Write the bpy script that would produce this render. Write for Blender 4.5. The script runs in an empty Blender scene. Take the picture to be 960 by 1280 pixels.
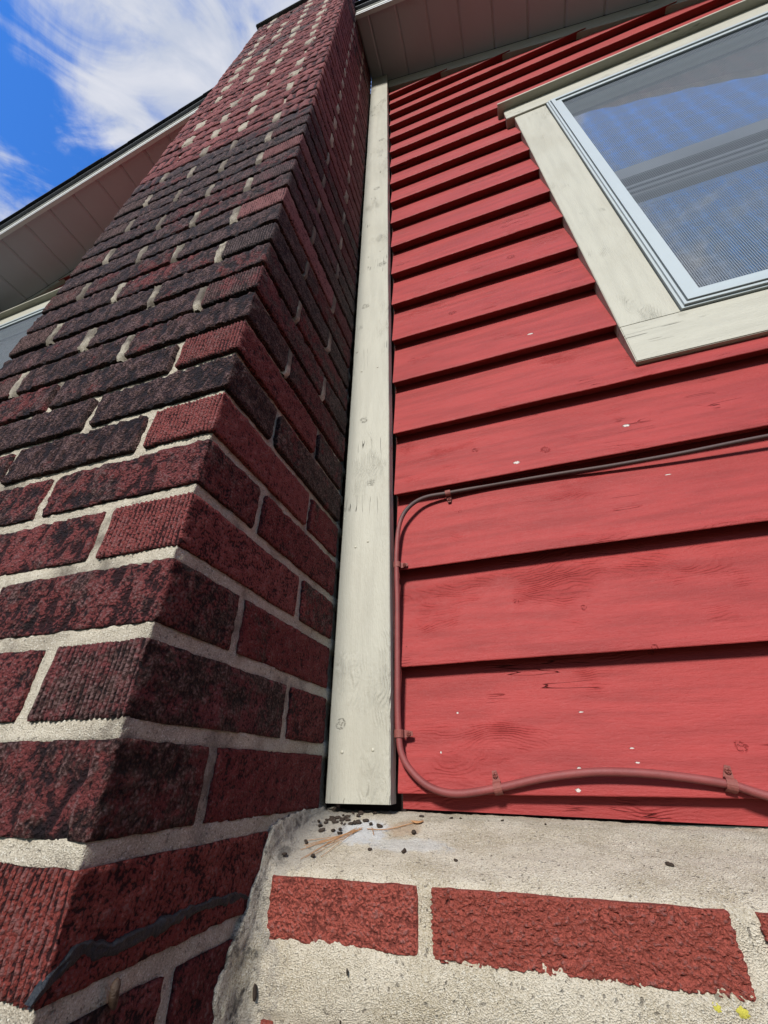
import bpy, bmesh, math, random
import numpy as np
from mathutils import Vector

random.seed(7)
rng = np.random.RandomState(7)
SC = bpy.context.scene
COL = SC.collection

# ------------------------------------------------------------------ camera
cam_d = bpy.data.cameras.new("camera")
cam = bpy.data.objects.new("camera", cam_d)
COL.objects.link(cam)
cam.location = (0.26898, -0.58790, 0.03527)
cam.rotation_euler = (2.13574, -0.00251, 0.31969)
cam_d.sensor_fit = 'HORIZONTAL'
cam_d.sensor_width = 36.0
cam_d.lens = 36.0 * 515.63 / 960.0
cam_d.clip_start = 0.01
cam_d.clip_end = 500.0
SC.camera = cam

# ------------------------------------------------------------------ sky and sun
SUN_DIR = Vector((-0.02, -1.0, 0.62)).normalized()      # towards the sun
SUN_EL = math.asin(SUN_DIR.z)
SUN_AZ = math.atan2(SUN_DIR.x, SUN_DIR.y)

world = bpy.data.worlds.new("World")
SC.world = world
world.use_nodes = True
wt = world.node_tree
for n in list(wt.nodes):
    wt.nodes.remove(n)


class NT:
    """small helper for writing node trees"""
    def __init__(self, tree):
        self.t = tree

    def n(self, kind, ins=None, **kw):
        nd = self.t.nodes.new(kind)
        for k, v in kw.items():
            setattr(nd, k, v)
        if ins:
            for k, v in ins.items():
                self.set(nd, k, v)
        return nd

    def set(self, nd, k, v):
        s = nd.inputs[k]
        if isinstance(v, bpy.types.NodeSocket):
            self.t.links.new(v, s)
        elif isinstance(v, bpy.types.Node):
            self.t.links.new(v.outputs[0], s)
        else:
            s.default_value = v

    def math(self, op, a, b=None, c=None, clamp=False):
        nd = self.n('ShaderNodeMath', operation=op, use_clamp=clamp)
        self.set(nd, 0, a)
        if b is not None:
            self.set(nd, 1, b)
        if c is not None:
            self.set(nd, 2, c)
        return nd.outputs[0]

    def vmath(self, op, a, b=None):
        nd = self.n('ShaderNodeVectorMath', operation=op)
        self.set(nd, 0, a)
        if b is not None:
            self.set(nd, 1, b)
        return nd.outputs[0]

    def noise(self, vec, scale, detail=4, rough=0.55, dist=0.0):
        nd = self.n('ShaderNodeTexNoise', {'Vector': vec, 'Scale': scale, 'Detail': detail,
                                           'Roughness': rough, 'Distortion': dist})
        return nd.outputs[0]

    def ramp(self, fac, lo, hi, a=0.0, b=1.0, smooth=True):
        nd = self.n('ShaderNodeMapRange', {'Value': fac, 'From Min': lo, 'From Max': hi,
                                           'To Min': a, 'To Max': b},
                    interpolation_type='SMOOTHSTEP' if smooth else 'LINEAR')
        return nd.outputs[0]

    def mix(self, fac, a, b, mode='MIX'):
        nd = self.n('ShaderNodeMix', data_type='RGBA', blend_type=mode)
        self.set(nd, 0, fac)
        self.set(nd, 6, a)
        self.set(nd, 7, b)
        return nd.outputs[2]

    def scale(self, vec, s):
        return self.vmath('MULTIPLY', vec, s)


W = NT(wt)
tc = W.n('ShaderNodeTexCoord').outputs['Generated']
sky = W.n('ShaderNodeTexSky', sky_type='NISHITA')
sky.sun_disc = False
sky.sun_elevation = SUN_EL
sky.sun_rotation = SUN_AZ
sky.air_density = 1.0
sky.dust_density = 0.3
sky.ozone_density = 3.0
sep = W.n('ShaderNodeSeparateXYZ', {0: tc})
zz = W.math('ADD', W.math('MAXIMUM', sep.outputs[2], 0.0), 0.16)
pxy = W.n('ShaderNodeCombineXYZ', {0: W.math('DIVIDE', sep.outputs[0], zz), 1: W.math('DIVIDE', sep.outputs[1], zz), 2: 0.0}).outputs[0]
rot = W.n('ShaderNodeVectorRotate', {'Vector': pxy, 'Angle': math.radians(-38)}, rotation_type='Z_AXIS').outputs[0]
st = W.vmath('ADD', W.scale(rot, (1.0, 1.3, 1.0)), (8.58, 4.42, 0.0))
c1 = W.noise(st, 2.1, 9, 0.60, 0.55)
c2 = W.noise(W.vmath('ADD', rot, (10.90, -2.20, 0.0)), 1.6, 3, 0.5, 0.2)
c3 = W.noise(W.scale(rot, (1.6, 3.2, 1.0)), 3.0, 7, 0.55, 1.2)
cs = W.math('ADD', W.math('MULTIPLY', c1, 0.62), W.math('ADD', W.math('MULTIPLY', c2, 0.38), W.math('MULTIPLY', W.math('SUBTRACT', c3, 0.5), 0.30)))
cloud = W.ramp(cs, 0.455, 0.585)
horizon = W.ramp(sep.outputs[2], -0.05, 0.06)
cloud = W.math('MULTIPLY', cloud, horizon)
tint = W.mix(W.ramp(sep.outputs[2], 0.0, 0.7), (0.55, 0.62, 0.75, 1.0), (0.85, 2.0, 3.5, 1.0))
skyc = W.vmath('MINIMUM', W.mix(1.0, sky.outputs[0], tint, 'MULTIPLY'), (7.0, 8.0, 10.0))
body = W.mix(W.ramp(c3, 0.35, 0.7), (6.4, 6.9, 8.0, 1.0), (8.6, 8.7, 9.2, 1.0))
wcol = W.mix(W.math('MULTIPLY', cloud, 0.92), skyc, body)
bg = W.n('ShaderNodeBackground', {'Color': wcol, 'Strength': 0.065})
wo = W.n('ShaderNodeOutputWorld')
wt.links.new(bg.outputs[0], wo.inputs[0])

sun_d = bpy.data.lights.new("sun", 'SUN')
sun_d.energy = 4.6
sun_d.angle = math.radians(8)
sun_d.color = (1.0, 0.965, 0.91)
sun = bpy.data.objects.new("sun", sun_d)
COL.objects.link(sun)
sun.rotation_euler = (-SUN_DIR).to_track_quat('-Z', 'Y').to_euler()
sun.location = (-2, -5, 6)

SC.view_settings.view_transform = 'Standard'
SC.view_settings.look = 'None'
SC.view_settings.exposure = 0.5
SC.view_settings.gamma = 1.0
SC.view_settings.use_curve_mapping = False

# ------------------------------------------------------------------ numpy noise


def _hash(ix, iy, iz, seed):
    h = (ix.astype(np.int64) * 374761393 + iy.astype(np.int64) * 668265263
         + iz.astype(np.int64) * 2147483647 + seed * 974634777) & 0xFFFFFFFF
    h = ((h ^ (h >> 13)) * 1274126177) & 0xFFFFFFFF
    h = (h ^ (h >> 16)) & 0xFFFFFFFF
    return h.astype(np.float64) / 4294967295.0


def vnoise(p, seed=0):
    i = np.floor(p)
    f = p - i
    f = f * f * (3 - 2 * f)
    ix, iy, iz = i[:, 0], i[:, 1], i[:, 2]
    fx, fy, fz = f[:, 0], f[:, 1], f[:, 2]
    r = 0
    for dx in (0, 1):
        for dy in (0, 1):
            for dz in (0, 1):
                w = (fx if dx else 1 - fx) * (fy if dy else 1 - fy) * (fz if dz else 1 - fz)
                r = r + w * _hash(ix + dx, iy + dy, iz + dz, seed)
    return r * 2 - 1


def fbm(p, scale, octv=4, seed=0, gain=0.55):
    p = np.asarray(p, float) * np.asarray(scale)
    a, s, t = 1.0, 0.0, 0.0
    for o in range(octv):
        s = s + a * vnoise(p + o * 17.3, seed + o)
        t += a
        a *= gain
        p = p * 2.03
    return s / t


def smooth(x, a, b):
    t = np.clip((x - a) / (b - a), 0, 1)
    return t * t * (3 - 2 * t)

# ------------------------------------------------------------------ objects


def make_mesh(name, v, f, mat=None, smooth_shade=False):
    me = bpy.data.meshes.new(name)
    me.from_pydata([tuple(x) for x in np.asarray(v, float).tolist()], [], [tuple(x) for x in f])
    me.validate()
    me.update()
    if mat:
        me.materials.append(mat)
    if smooth_shade:
        me.polygons.foreach_set('use_smooth', [True] * len(me.polygons))
    return me


def put(name, me, parent=None, loc=(0, 0, 0), rot=(0, 0, 0), label=None, kind=None, cat=None, group=None):
    o = bpy.data.objects.new(name, me)
    COL.objects.link(o)
    if parent is not None:
        o.parent = parent
    o.location = loc
    o.rotation_euler = rot
    if label:
        o['label'] = label
    if kind:
        o['kind'] = kind
    if cat:
        o['category'] = cat
    if group:
        o['group'] = group
    return o


def empty(name, loc=(0, 0, 0), **kw):
    return put(name, None, None, loc, **kw)


class MB:
    """mesh collector"""
    def __init__(self):
        self.v, self.f = [], []

    def add(self, v, f):
        b = len(self.v)
        self.v += [tuple(x) for x in v]
        self.f += [tuple(i + b for i in q) for q in f]

    def box(self, x0, x1, y0, y1, z0, z1):
        self.hexa([(x0, y0, z0), (x1, y0, z0), (x1, y1, z0), (x0, y1, z0),
                   (x0, y0, z1), (x1, y0, z1), (x1, y1, z1), (x0, y1, z1)])

    def hexa(self, v):
        self.add(v, [(0, 3, 2, 1), (4, 5, 6, 7), (0, 1, 5, 4), (1, 2, 6, 5), (2, 3, 7, 6), (3, 0, 4, 7)])

    def bbox(self, x0, x1, y0, y1, z0, z1, b):
        """box with chamfered edges"""
        bm = bmesh.new()
        vs = [bm.verts.new(c) for c in [(x0, y0, z0), (x1, y0, z0), (x1, y1, z0), (x0, y1, z0),
                                        (x0, y0, z1), (x1, y0, z1), (x1, y1, z1), (x0, y1, z1)]]
        for q in [(0, 3, 2, 1), (4, 5, 6, 7), (0, 1, 5, 4), (1, 2, 6, 5), (2, 3, 7, 6), (3, 0, 4, 7)]:
            bm.faces.new([vs[i] for i in q])
        bmesh.ops.bevel(bm, geom=bm.edges[:], offset=b, segments=2, affect='EDGES')
        bm.verts.index_update()
        self.add([tuple(v.co) for v in bm.verts], [tuple(v.index for v in f.verts) for f in bm.faces])
        bm.free()

    def prism(self, prof, axis, a, b):
        """profile (list of 2d) extruded along an axis: 'x' takes (y,z), 'y' takes (x,z)"""
        n = len(prof)
        def P(t, q):
            return (t, q[0], q[1]) if axis == 'x' else (q[0], t, q[1])
        v = [P(a, q) for q in prof] + [P(b, q) for q in prof]
        f = [(i, (i + 1) % n, n + (i + 1) % n, n + i) for i in range(n)]
        f += [tuple(range(n))[::-1], tuple(range(n, 2 * n))]
        self.add(v, f)

    def mesh(self, name, mat, sm=False):
        me = make_mesh(name, self.v, self.f, mat, sm)
        bm = bmesh.new()
        bm.from_mesh(me)
        bmesh.ops.recalc_face_normals(bm, faces=bm.faces[:])
        bm.to_mesh(me)
        bm.free()
        return me


def tube(path, r, seg=12, cap=True, rfun=None):
    path = np.asarray(path, float)
    n = len(path)
    tan = np.gradient(path, axis=0)
    tan /= np.linalg.norm(tan, axis=1)[:, None]
    up = np.array([0.0, -1.0, 0.0])
    v = []
    for i in range(n):
        a = np.cross(tan[i], up)
        if np.linalg.norm(a) < 1e-3:
            a = np.cross(tan[i], [1.0, 0, 0])
        a /= np.linalg.norm(a)
        b = np.cross(a, tan[i])
        rr = r if rfun is None else r * rfun(i / (n - 1))
        for k in range(seg):
            t = 2 * math.pi * k / seg
            v.append(path[i] + rr * (math.cos(t) * a + math.sin(t) * b))
    f = [(i * seg + k, i * seg + (k + 1) % seg, (i + 1) * seg + (k + 1) % seg, (i + 1) * seg + k)
         for i in range(n - 1) for k in range(seg)]
    if cap:
        f += [tuple(range(seg))[::-1], tuple(range((n - 1) * seg, n * seg))]
    return v, f


def spline(pts, step=0.004):
    pts = np.asarray(pts, float)
    P = np.vstack([2 * pts[0] - pts[1], pts, 2 * pts[-1] - pts[-2]])
    out = []
    for i in range(1, len(P) - 2):
        k = max(2, int(np.linalg.norm(P[i + 1] - P[i]) / step))
        for t in np.linspace(0, 1, k, endpoint=False):
            a, b, c, d = P[i - 1], P[i], P[i + 1], P[i + 2]
            out.append(0.5 * ((2 * b) + (-a + c) * t + (2 * a - 5 * b + 4 * c - d) * t * t + (-a + 3 * b - 3 * c + d) * t ** 3))
    out.append(P[-2])
    return np.array(out)

# ------------------------------------------------------------------ materials


def mat(name):
    m = bpy.data.materials.new(name)
    m.use_nodes = True
    t = m.node_tree
    for n in list(t.nodes):
        t.nodes.remove(n)
    N = NT(t)
    out = N.n('ShaderNodeOutputMaterial')
    b = N.n('ShaderNodeBsdfPrincipled')
    t.links.new(b.outputs[0], out.inputs[0])
    N.b, N.out = b, out
    return m, N


def bump(N, h, dist, strength=1.0, nrm=None):
    nd = N.n('ShaderNodeBump', {'Height': h, 'Distance': dist, 'Strength': strength})
    if nrm is not None:
        N.set(nd, 'Normal', nrm)
    return nd.outputs[0]


def pos(N):
    return N.n('ShaderNodeNewGeometry').outputs['Position']


def brick_material():
    """fired clay: body colour from the object colour, black crust amount from its alpha"""
    m, N = mat('fired_brick')
    P = pos(N)
    oi = N.n('ShaderNodeObjectInfo')
    big = N.noise(P, 34, 6, 0.6)
    mid = N.noise(P, 150, 6, 0.65)
    fine = N.noise(P, 620, 4, 0.7)
    grit = N.n('ShaderNodeTexVoronoi', {'Vector': P, 'Scale': 520.0, 'Randomness': 1.0}).outputs[0]
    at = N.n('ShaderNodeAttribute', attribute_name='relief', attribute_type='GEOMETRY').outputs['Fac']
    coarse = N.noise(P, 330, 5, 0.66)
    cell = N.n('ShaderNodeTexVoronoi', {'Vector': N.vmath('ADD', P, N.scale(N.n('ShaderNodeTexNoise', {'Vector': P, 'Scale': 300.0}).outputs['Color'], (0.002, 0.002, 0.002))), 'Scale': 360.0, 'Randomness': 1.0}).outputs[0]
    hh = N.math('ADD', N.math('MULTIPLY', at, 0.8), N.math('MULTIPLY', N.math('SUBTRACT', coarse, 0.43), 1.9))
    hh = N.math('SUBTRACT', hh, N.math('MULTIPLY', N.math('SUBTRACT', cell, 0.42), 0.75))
    sm = N.math('ADD', N.math('MULTIPLY', big, 0.62), N.math('MULTIPLY', mid, 0.5))
    th = N.math('SUBTRACT', 0.92, N.math('MULTIPLY', oi.outputs['Alpha'], 0.72))
    sm = N.math('ADD', sm, N.math('MULTIPLY', N.math('SUBTRACT', N.noise(P, 8, 3, 0.6), 0.5), 0.55))
    crust = N.ramp(N.math('SUBTRACT', sm, th), -0.08, 0.08)
    body = N.mix(N.ramp(fine, 0.3, 0.75), oi.outputs['Color'],
                 N.mix(1.0, oi.outputs['Color'], (1.6, 1.5, 1.5, 1), 'MULTIPLY'))
    dark = N.mix(N.ramp(hh, 0.25, 0.85), (0.011, 0.006, 0.005, 1), (0.080, 0.047, 0.040, 1))  # crust tone carries painted relief shading: lows blacker, highs lighter
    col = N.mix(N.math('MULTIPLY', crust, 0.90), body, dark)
    # relief shading painted into the colour: hollows darkened, tops highlighted
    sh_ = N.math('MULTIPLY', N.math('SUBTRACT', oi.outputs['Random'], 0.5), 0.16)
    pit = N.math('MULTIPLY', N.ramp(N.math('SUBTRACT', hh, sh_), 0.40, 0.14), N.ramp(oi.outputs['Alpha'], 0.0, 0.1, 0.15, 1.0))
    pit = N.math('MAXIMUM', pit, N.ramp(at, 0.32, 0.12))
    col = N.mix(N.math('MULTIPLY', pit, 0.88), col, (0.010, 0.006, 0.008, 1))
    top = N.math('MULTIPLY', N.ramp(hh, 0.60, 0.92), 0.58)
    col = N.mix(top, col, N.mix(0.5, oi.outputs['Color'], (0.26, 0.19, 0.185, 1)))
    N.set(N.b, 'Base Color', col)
    N.set(N.b, 'Roughness', N.ramp(crust, 0, 1, 0.88, 0.66))
    N.set(N.b, 'Specular IOR Level', 0.14)
    h = N.math('ADD', N.math('ADD', N.math('MULTIPLY', coarse, 1.3), N.math('MULTIPLY', fine, 0.5)),
               N.math('MULTIPLY', cell, -0.65))
    N.set(N.b, 'Normal', bump(N, h, 0.0052, 1.0))
    return m


def mortar_material(name, c1, c2, c3, bd=0.0016):
    m, N = mat(name)
    P = pos(N)
    a = N.noise(P, 22, 5, 0.6)
    g = N.noise(P, 700, 5, 0.75)
    v = N.n('ShaderNodeTexVoronoi', {'Vector': P, 'Scale': 1050.0}, feature='F1')
    col = N.mix(N.ramp(a, 0.35, 0.68), c1, c2)
    col = N.mix(N.ramp(g, 0.40, 0.72, 0.0, 0.8), col, c3)
    wn = N.n('ShaderNodeTexWhiteNoise', {'Vector': v.outputs['Position']})
    col = N.mix(N.math('MULTIPLY', N.ramp(wn.outputs[0], 0.86, 0.90), 0.55), col, (0.20, 0.17, 0.13, 1))
    col = N.mix(N.math('MULTIPLY', N.ramp(wn.outputs[0], 0.10, 0.05), 0.6), col, (0.62, 0.58, 0.50, 1))
    pit = N.ramp(N.noise(P, 260, 3, 0.5), 0.30, 0.36, 1.0, 0.0)
    col = N.mix(N.math('MULTIPLY', pit, 0.6), col, (0.10, 0.085, 0.07, 1))
    N.set(N.b, 'Base Color', col)
    N.set(N.b, 'Roughness', 0.93)
    N.set(N.b, 'Specular IOR Level', 0.2)
    h = N.math('ADD', N.math('MULTIPLY', g, 0.9), N.math('MULTIPLY', v.outputs['Distance'], 0.55))
    h = N.math('SUBTRACT', h, N.math('MULTIPLY', pit, 0.6))
    N.set(N.b, 'Normal', bump(N, h, bd, 1.0))
    return m, N, col, P


def spots(N, P, lst, base, paint, edge=0.35):
    """small blots of the given colour at places (x, z, rx, rz) on a face of the wall"""
    s = N.n('ShaderNodeSeparateXYZ', {0: P})
    wob = N.math('MULTIPLY', N.math('SUBTRACT', N.noise(P, 700, 4, 0.75), 0.5), 5.0)
    tot = None
    for (x, z, rx, rz) in [(a_, b_, c_ * 0.8, d_ * 0.8) for a_, b_, c_, d_ in lst]:
        dx = N.math('DIVIDE', N.math('SUBTRACT', s.outputs[0], x), rx)
        dz = N.math('DIVIDE', N.math('SUBTRACT', s.outputs[2], z), rz)
        d = N.math('ADD', N.math('MULTIPLY', dx, dx), N.math('MULTIPLY', dz, dz))
        k = N.ramp(N.math('ADD', d, wob), 1.0, 1.0 + edge, 1.0, 0.0)
        tot = k if tot is None else N.math('MAXIMUM', tot, k)
    return N.mix(tot, base, paint), tot


def painted_wood(name, base, dirt, along='x', chips=None, knots=None, grain=1.0, var=0.12, rough=0.5):
    m, N = mat(name)
    P0 = pos(N)
    oi = N.n('ShaderNodeObjectInfo')
    off = N.n('ShaderNodeCombineXYZ', {0: N.math('MULTIPLY', oi.outputs['Random'], 37.0), 1: 0.0,
                                       2: N.math('MULTIPLY', oi.outputs['Random'], 11.0)}).outputs[0]
    P = N.vmath('ADD', P0, off)
    if along == 'x':
        S, L = (0.14, 1, 1), (0.10, 0.5, 1)
    else:
        S, L = (1, 1, 0.14), (1, 0.5, 0.10)
    s = N.n('ShaderNodeSeparateXYZ', {0: P})
    cross = s.outputs[2] if along == 'x' else s.outputs[0]
    # growth rings that swirl round knots, shown in patches only
    warp = N.noise(N.scale(P, (0.45, 1, 1) if along == 'x' else (1, 1, 0.45)), 13, 3, 0.5)
    ring = N.math('SINE', N.math('MULTIPLY', N.math('ADD', cross, N.math('MULTIPLY', warp, 0.11)), 1250.0))
    rag = N.noise(N.scale(P, (0.5, 1, 1) if along == 'x' else (1, 1, 0.5)), 300, 4, 0.7)
    patch = N.ramp(N.noise(N.scale(P, (0.5, 1, 1) if along == 'x' else (1, 1, 0.5)), 11, 3, 0.6), 0.54, 0.68)
    fibre = N.noise(N.scale(P, S), 430, 6, 0.72)
    soft = N.noise(N.scale(P, L), 60, 4, 0.6)
    # thin checks along the grain
    cn = N.noise(N.scale(P, (0.06, 1, 1) if along == 'x' else (1, 1, 0.06)), 42, 3, 0.55, 0.4)
    crack = N.ramp(N.math('ABSOLUTE', N.math('SUBTRACT', cn, 0.5)), 0.0, 0.0055, 1.0, 0.0)
    crack = N.math('MULTIPLY', crack, N.ramp(N.noise(N.scale(P, (0.6, 1, 1)), 9, 3, 0.6), 0.58, 0.66))
    h = N.math('ADD', N.math('MULTIPLY', fibre, 0.55),
               N.math('MULTIPLY', N.math('MULTIPLY', N.math('ADD', N.math('MULTIPLY', ring, 0.34), rag), patch), 0.85))
    h = N.math('ADD', h, N.math('MULTIPLY', rag, 0.32))
    h = N.math('SUBTRACT', h, N.math('MULTIPLY', crack, 1.6))
    col = N.mix(N.ramp(soft, 0.35, 0.7, 0.0, 1.0), base, tuple(c * (1 - 2 * var) for c in base[:3]) + (1,))
    col = N.mix(N.ramp(fibre, 0.58, 0.80, 0.0, 0.35 if var > 0.1 else 0.16), col, dirt)
    blot = N.ramp(N.noise(P, 5.5, 4, 0.6), 0.45, 0.75, 0.0, 0.30)
    col = N.mix(blot, col, dirt)
    col = N.mix(N.math('MULTIPLY', crack, 0.85), col, tuple(c * 0.12 for c in dirt[:3]) + (1,))
    if knots:
        sx = N.n('ShaderNodeSeparateXYZ', {0: P0})
        tot = None
        for (x, z, r) in knots:
            dx = N.math('SUBTRACT', sx.outputs[0], x)
            dz = N.math('SUBTRACT', sx.outputs[2], z)
            d = N.math('SQRT', N.math('ADD', N.math('MULTIPLY', dx, dx), N.math('MULTIPLY', dz, dz)))
            rr = N.math('ADD', N.math('DIVIDE', d, r), N.math('MULTIPLY', N.math('SUBTRACT', N.noise(P, 330, 3, 0.6), 0.5), 0.9))
            k = N.math('MULTIPLY', N.ramp(N.math('ABSOLUTE', N.math('SUBTRACT', rr, 0.8)), 0.0, 0.22, 1.0, 0.0), N.ramp(N.noise(P, 180, 2, 0.5), 0.45, 0.6, 0.0, 0.7))
            star = N.math('MULTIPLY', N.ramp(rr, 0.5, 1.0, 1.0, 0.0), N.ramp(N.noise(P, 520, 2, 0.5), 0.54, 0.60))
            k = N.math('MAXIMUM', k, star)
            tot = k if tot is None else N.math('MAXIMUM', tot, k)
        col = N.mix(N.math('MULTIPLY', tot, 0.25 if along == 'x' else 0.5), col, tuple(c * 0.33 for c in dirt[:3]) + (1,))
        h = N.math('SUBTRACT', h, N.math('MULTIPLY', tot, 0.9))
    if chips:
        col, k = spots(N, P0, chips, col, (0.44, 0.38, 0.35, 1))
        h = N.math('SUBTRACT', h, N.math('MULTIPLY', k, 0.8))
    N.set(N.b, 'Base Color', col)
    N.set(N.b, 'Roughness', N.ramp(fibre, 0.3, 0.8, rough - 0.06, rough + 0.14))
    N.set(N.b, 'Specular IOR Level', 0.15)
    N.set(N.b, 'Normal', bump(N, h, 0.0011 * grain, 1.0))
    return m


def plain(name, col, rough=0.5, spec=0.5, metal=0.0, nscale=60, namp=0.15, bd=0.0, bs=200):
    m, N = mat(name)
    P = pos(N)
    a = N.noise(P, nscale, 5, 0.6)
    lo = tuple(c * (1 - namp) for c in col[:3]) + (1,)
    hi = tuple(min(1, c * (1 + namp)) for c in col[:3]) + (1,)
    N.set(N.b, 'Base Color', N.mix(a, lo, hi))
    N.set(N.b, 'Roughness', rough)
    N.set(N.b, 'Specular IOR Level', spec)
    N.set(N.b, 'Metallic', metal)
    if bd:
        N.set(N.b, 'Normal', bump(N, N.noise(P, bs, 5, 0.65), bd, 1.0))
    return m


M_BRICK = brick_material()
M_MORTAR, Nm, colm, Pm = mortar_material('chimney_mortar', (0.42, 0.37, 0.29, 1), (0.28, 0.24, 0.185, 1), (0.52, 0.465, 0.38, 1))
_cz = Nm.n('ShaderNodeSeparateXYZ', {0: Pm}).outputs[2]
_sn = Nm.noise(Pm, 14, 6, 0.65)
_band = Nm.math('MULTIPLY', Nm.ramp(_cz, 0.25, 0.80), Nm.ramp(_cz, 1.55, 1.38))
_so = Nm.math('MULTIPLY', Nm.ramp(Nm.math('ADD', _sn, Nm.math('MULTIPLY', _band, 0.18)), 0.50, 0.72), 0.8)
colm = Nm.mix(_so, colm, (0.060, 0.045, 0.038, 1))
colm = Nm.mix(Nm.ramp(_cz, 0.6, 1.6, 0.0, 0.35), colm, (0.20, 0.155, 0.135, 1))
Nm.set(Nm.b, 'Base Color', colm)
M_LEDGE, Nl, coll, Pl = mortar_material('ledge_mortar', (0.53, 0.465, 0.365, 1), (0.38, 0.32, 0.225, 1), (0.68, 0.62, 0.52, 1), 0.0024)
# white and rusty stains on the ledge, greyer beside the chimney
_s = Nl.n('ShaderNodeSeparateXYZ', {0: Pl})
def ledge_patch(cx, cy, rx, ry, colr, amt, col):
    dx = Nl.math('DIVIDE', Nl.math('SUBTRACT', _s.outputs[0], cx), rx)
    dy = Nl.math('DIVIDE', Nl.math('SUBTRACT', _s.outputs[1], cy), ry)
    d = Nl.math('ADD', Nl.math('MULTIPLY', dx, dx), Nl.math('MULTIPLY', dy, dy))
    d = Nl.math('ADD', d, Nl.math('MULTIPLY', Nl.math('SUBTRACT', Nl.noise(Pl, 90, 5, 0.7), 0.5), 3.2))
    return Nl.mix(Nl.math('MULTIPLY', Nl.ramp(d, 0.5, 1.3, 1.0, 0.0), amt), col, colr)
coll = ledge_patch(0.070, -0.062, 0.030, 0.026, (0.56, 0.57, 0.58, 1), 0.75, coll)
coll = ledge_patch(0.125, -0.085, 0.045, 0.014, (0.54, 0.55, 0.55, 1), 0.5, coll)
coll = ledge_patch(0.115, -0.050, 0.018, 0.020, (0.33, 0.20, 0.11, 1), 0.5, coll)
coll = ledge_patch(0.020, -0.060, 0.030, 0.090, (0.24, 0.22, 0.20, 1), 0.55, coll)
_lz = Nl.n('ShaderNodeSeparateXYZ', {0: Pl}).outputs[2]
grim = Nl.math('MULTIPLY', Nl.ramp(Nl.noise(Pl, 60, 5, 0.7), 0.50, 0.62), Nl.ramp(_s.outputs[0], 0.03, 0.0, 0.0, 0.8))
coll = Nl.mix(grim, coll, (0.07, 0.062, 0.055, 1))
Nl.set(Nl.b, 'Base Color', coll)

CHIPS = [(0.490, 0.520, 0.006, 0.0035), (0.310, 0.483, 0.006, 0.0035), (0.519, 0.417, 0.005, 0.001), (0.391, 0.81, 0.007, 0.003),
         (0.306, 0.040, 0.0026, 0.0026), (0.172, 0.103, 0.0016, 0.0012), (0.322, 0.099, 0.003, 0.0009), (0.30, 0.020, 0.0032, 0.002),
         (0.366, 0.060, 0.003, 0.0008), (0.367, 0.046, 0.003, 0.0009), (0.148, 0.058, 0.0012, 0.0014)]
RED = (0.270, 0.036, 0.034, 1)
M_RED = painted_wood('red_painted_board', RED, (0.175, 0.022, 0.022, 1), 'x', chips=CHIPS, grain=1.6,
                     knots=[(0.245, 0.535, 0.006), (0.36, 0.50, 0.008), (0.42, 0.165, 0.004), (0.27, 0.245, 0.004), (0.47, 0.06, 0.006),
                            (0.355, 0.225, 0.004), (0.62, 0.20, 0.007), (0.205, 0.412, 0.003), (0.40, 1.12, 0.012), (0.24, 0.96, 0.010)])
M_TRIM = painted_wood('cream_painted_trim', (0.360, 0.345, 0.290, 1), (0.26, 0.235, 0.18, 1), 'z', grain=1.7, var=0.05, rough=0.42,
                      knots=[(0.055, 0.483, 0.009), (0.036, 0.646, 0.009), (0.028, 1.053, 0.011), (0.073, 1.234, 0.013),
                             (0.020, 0.090, 0.008), (0.05, 1.75, 0.012), (0.065, 2.2, 0.014)])
M_CASING = painted_wood('cream_painted_casing', (0.365, 0.35, 0.295, 1), (0.265, 0.24, 0.185, 1), 'x', grain=1.5, var=0.05, rough=0.42)
M_CABLE = plain('red_painted_cable', (0.165, 0.034, 0.032), 0.6, 0.4, 0, 40, 0.45, 0.0004, 900)
_N = NT(M_CABLE.node_tree)
_b = [n for n in M_CABLE.node_tree.nodes if n.type == 'BSDF_PRINCIPLED'][0]
_c0 = _b.inputs['Base Color'].links[0].from_socket
_P = _N.n('ShaderNodeNewGeometry').outputs['Position']
_z = _N.n('ShaderNodeSeparateXYZ', {0: _P}).outputs[2]
_w = _N.ramp(_N.math('ADD', _z, _N.math('MULTIPLY', _N.math('SUBTRACT', _N.noise(_P, 60, 4, 0.6), 0.5), 0.10)), 0.36, 0.43)
_N.set(_b, 'Base Color', _N.mix(_w, _c0, (0.050, 0.026, 0.024, 1)))
M_CABLE2 = plain('weathered_cable_clip', (0.17, 0.045, 0.036), 0.65, 0.4, 0, 300, 0.5, 0.0006, 800)
M_WHITE = plain('white_aluminium', (0.52, 0.52, 0.50), 0.35, 0.5, 0, 8, 0.06)
M_VINYL = plain('white_vinyl', (0.31, 0.345, 0.36), 0.35, 0.5, 0, 30, 0.05)
M_RAIL = plain('dark_sash_rail', (0.085, 0.10, 0.125), 0.5, 0.3, 0, 30, 0.12)
M_SOFFIT = plain('taupe_soffit_vinyl', (0.38, 0.365, 0.39), 0.55, 0.3, 0, 6, 0.10)
M_SHINGLE = plain('black_shingle', (0.022, 0.024, 0.030), 0.9, 0.3, 0, 90, 0.5, 0.002, 500)
M_CAP = plain('dark_metal_cap', (0.05, 0.055, 0.065), 0.55, 0.5, 0.3, 30, 0.3)
M_TAR = plain('blue_black_tar', (0.006, 0.009, 0.014), 0.55, 0.35, 0, 120, 0.5, 0.0022, 260)
M_PELLET = plain('dark_dropping', (0.028, 0.018, 0.012), 0.75, 0.3, 0, 500, 0.5, 0.0006, 1500)
M_STRAW = plain('dry_needle', (0.30, 0.155, 0.07), 0.7, 0.3, 0, 300, 0.3)
M_COCOON = plain('brown_cocoon', (0.035, 0.018, 0.010), 0.6, 0.4, 0, 400, 0.5, 0.0008, 900)
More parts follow.
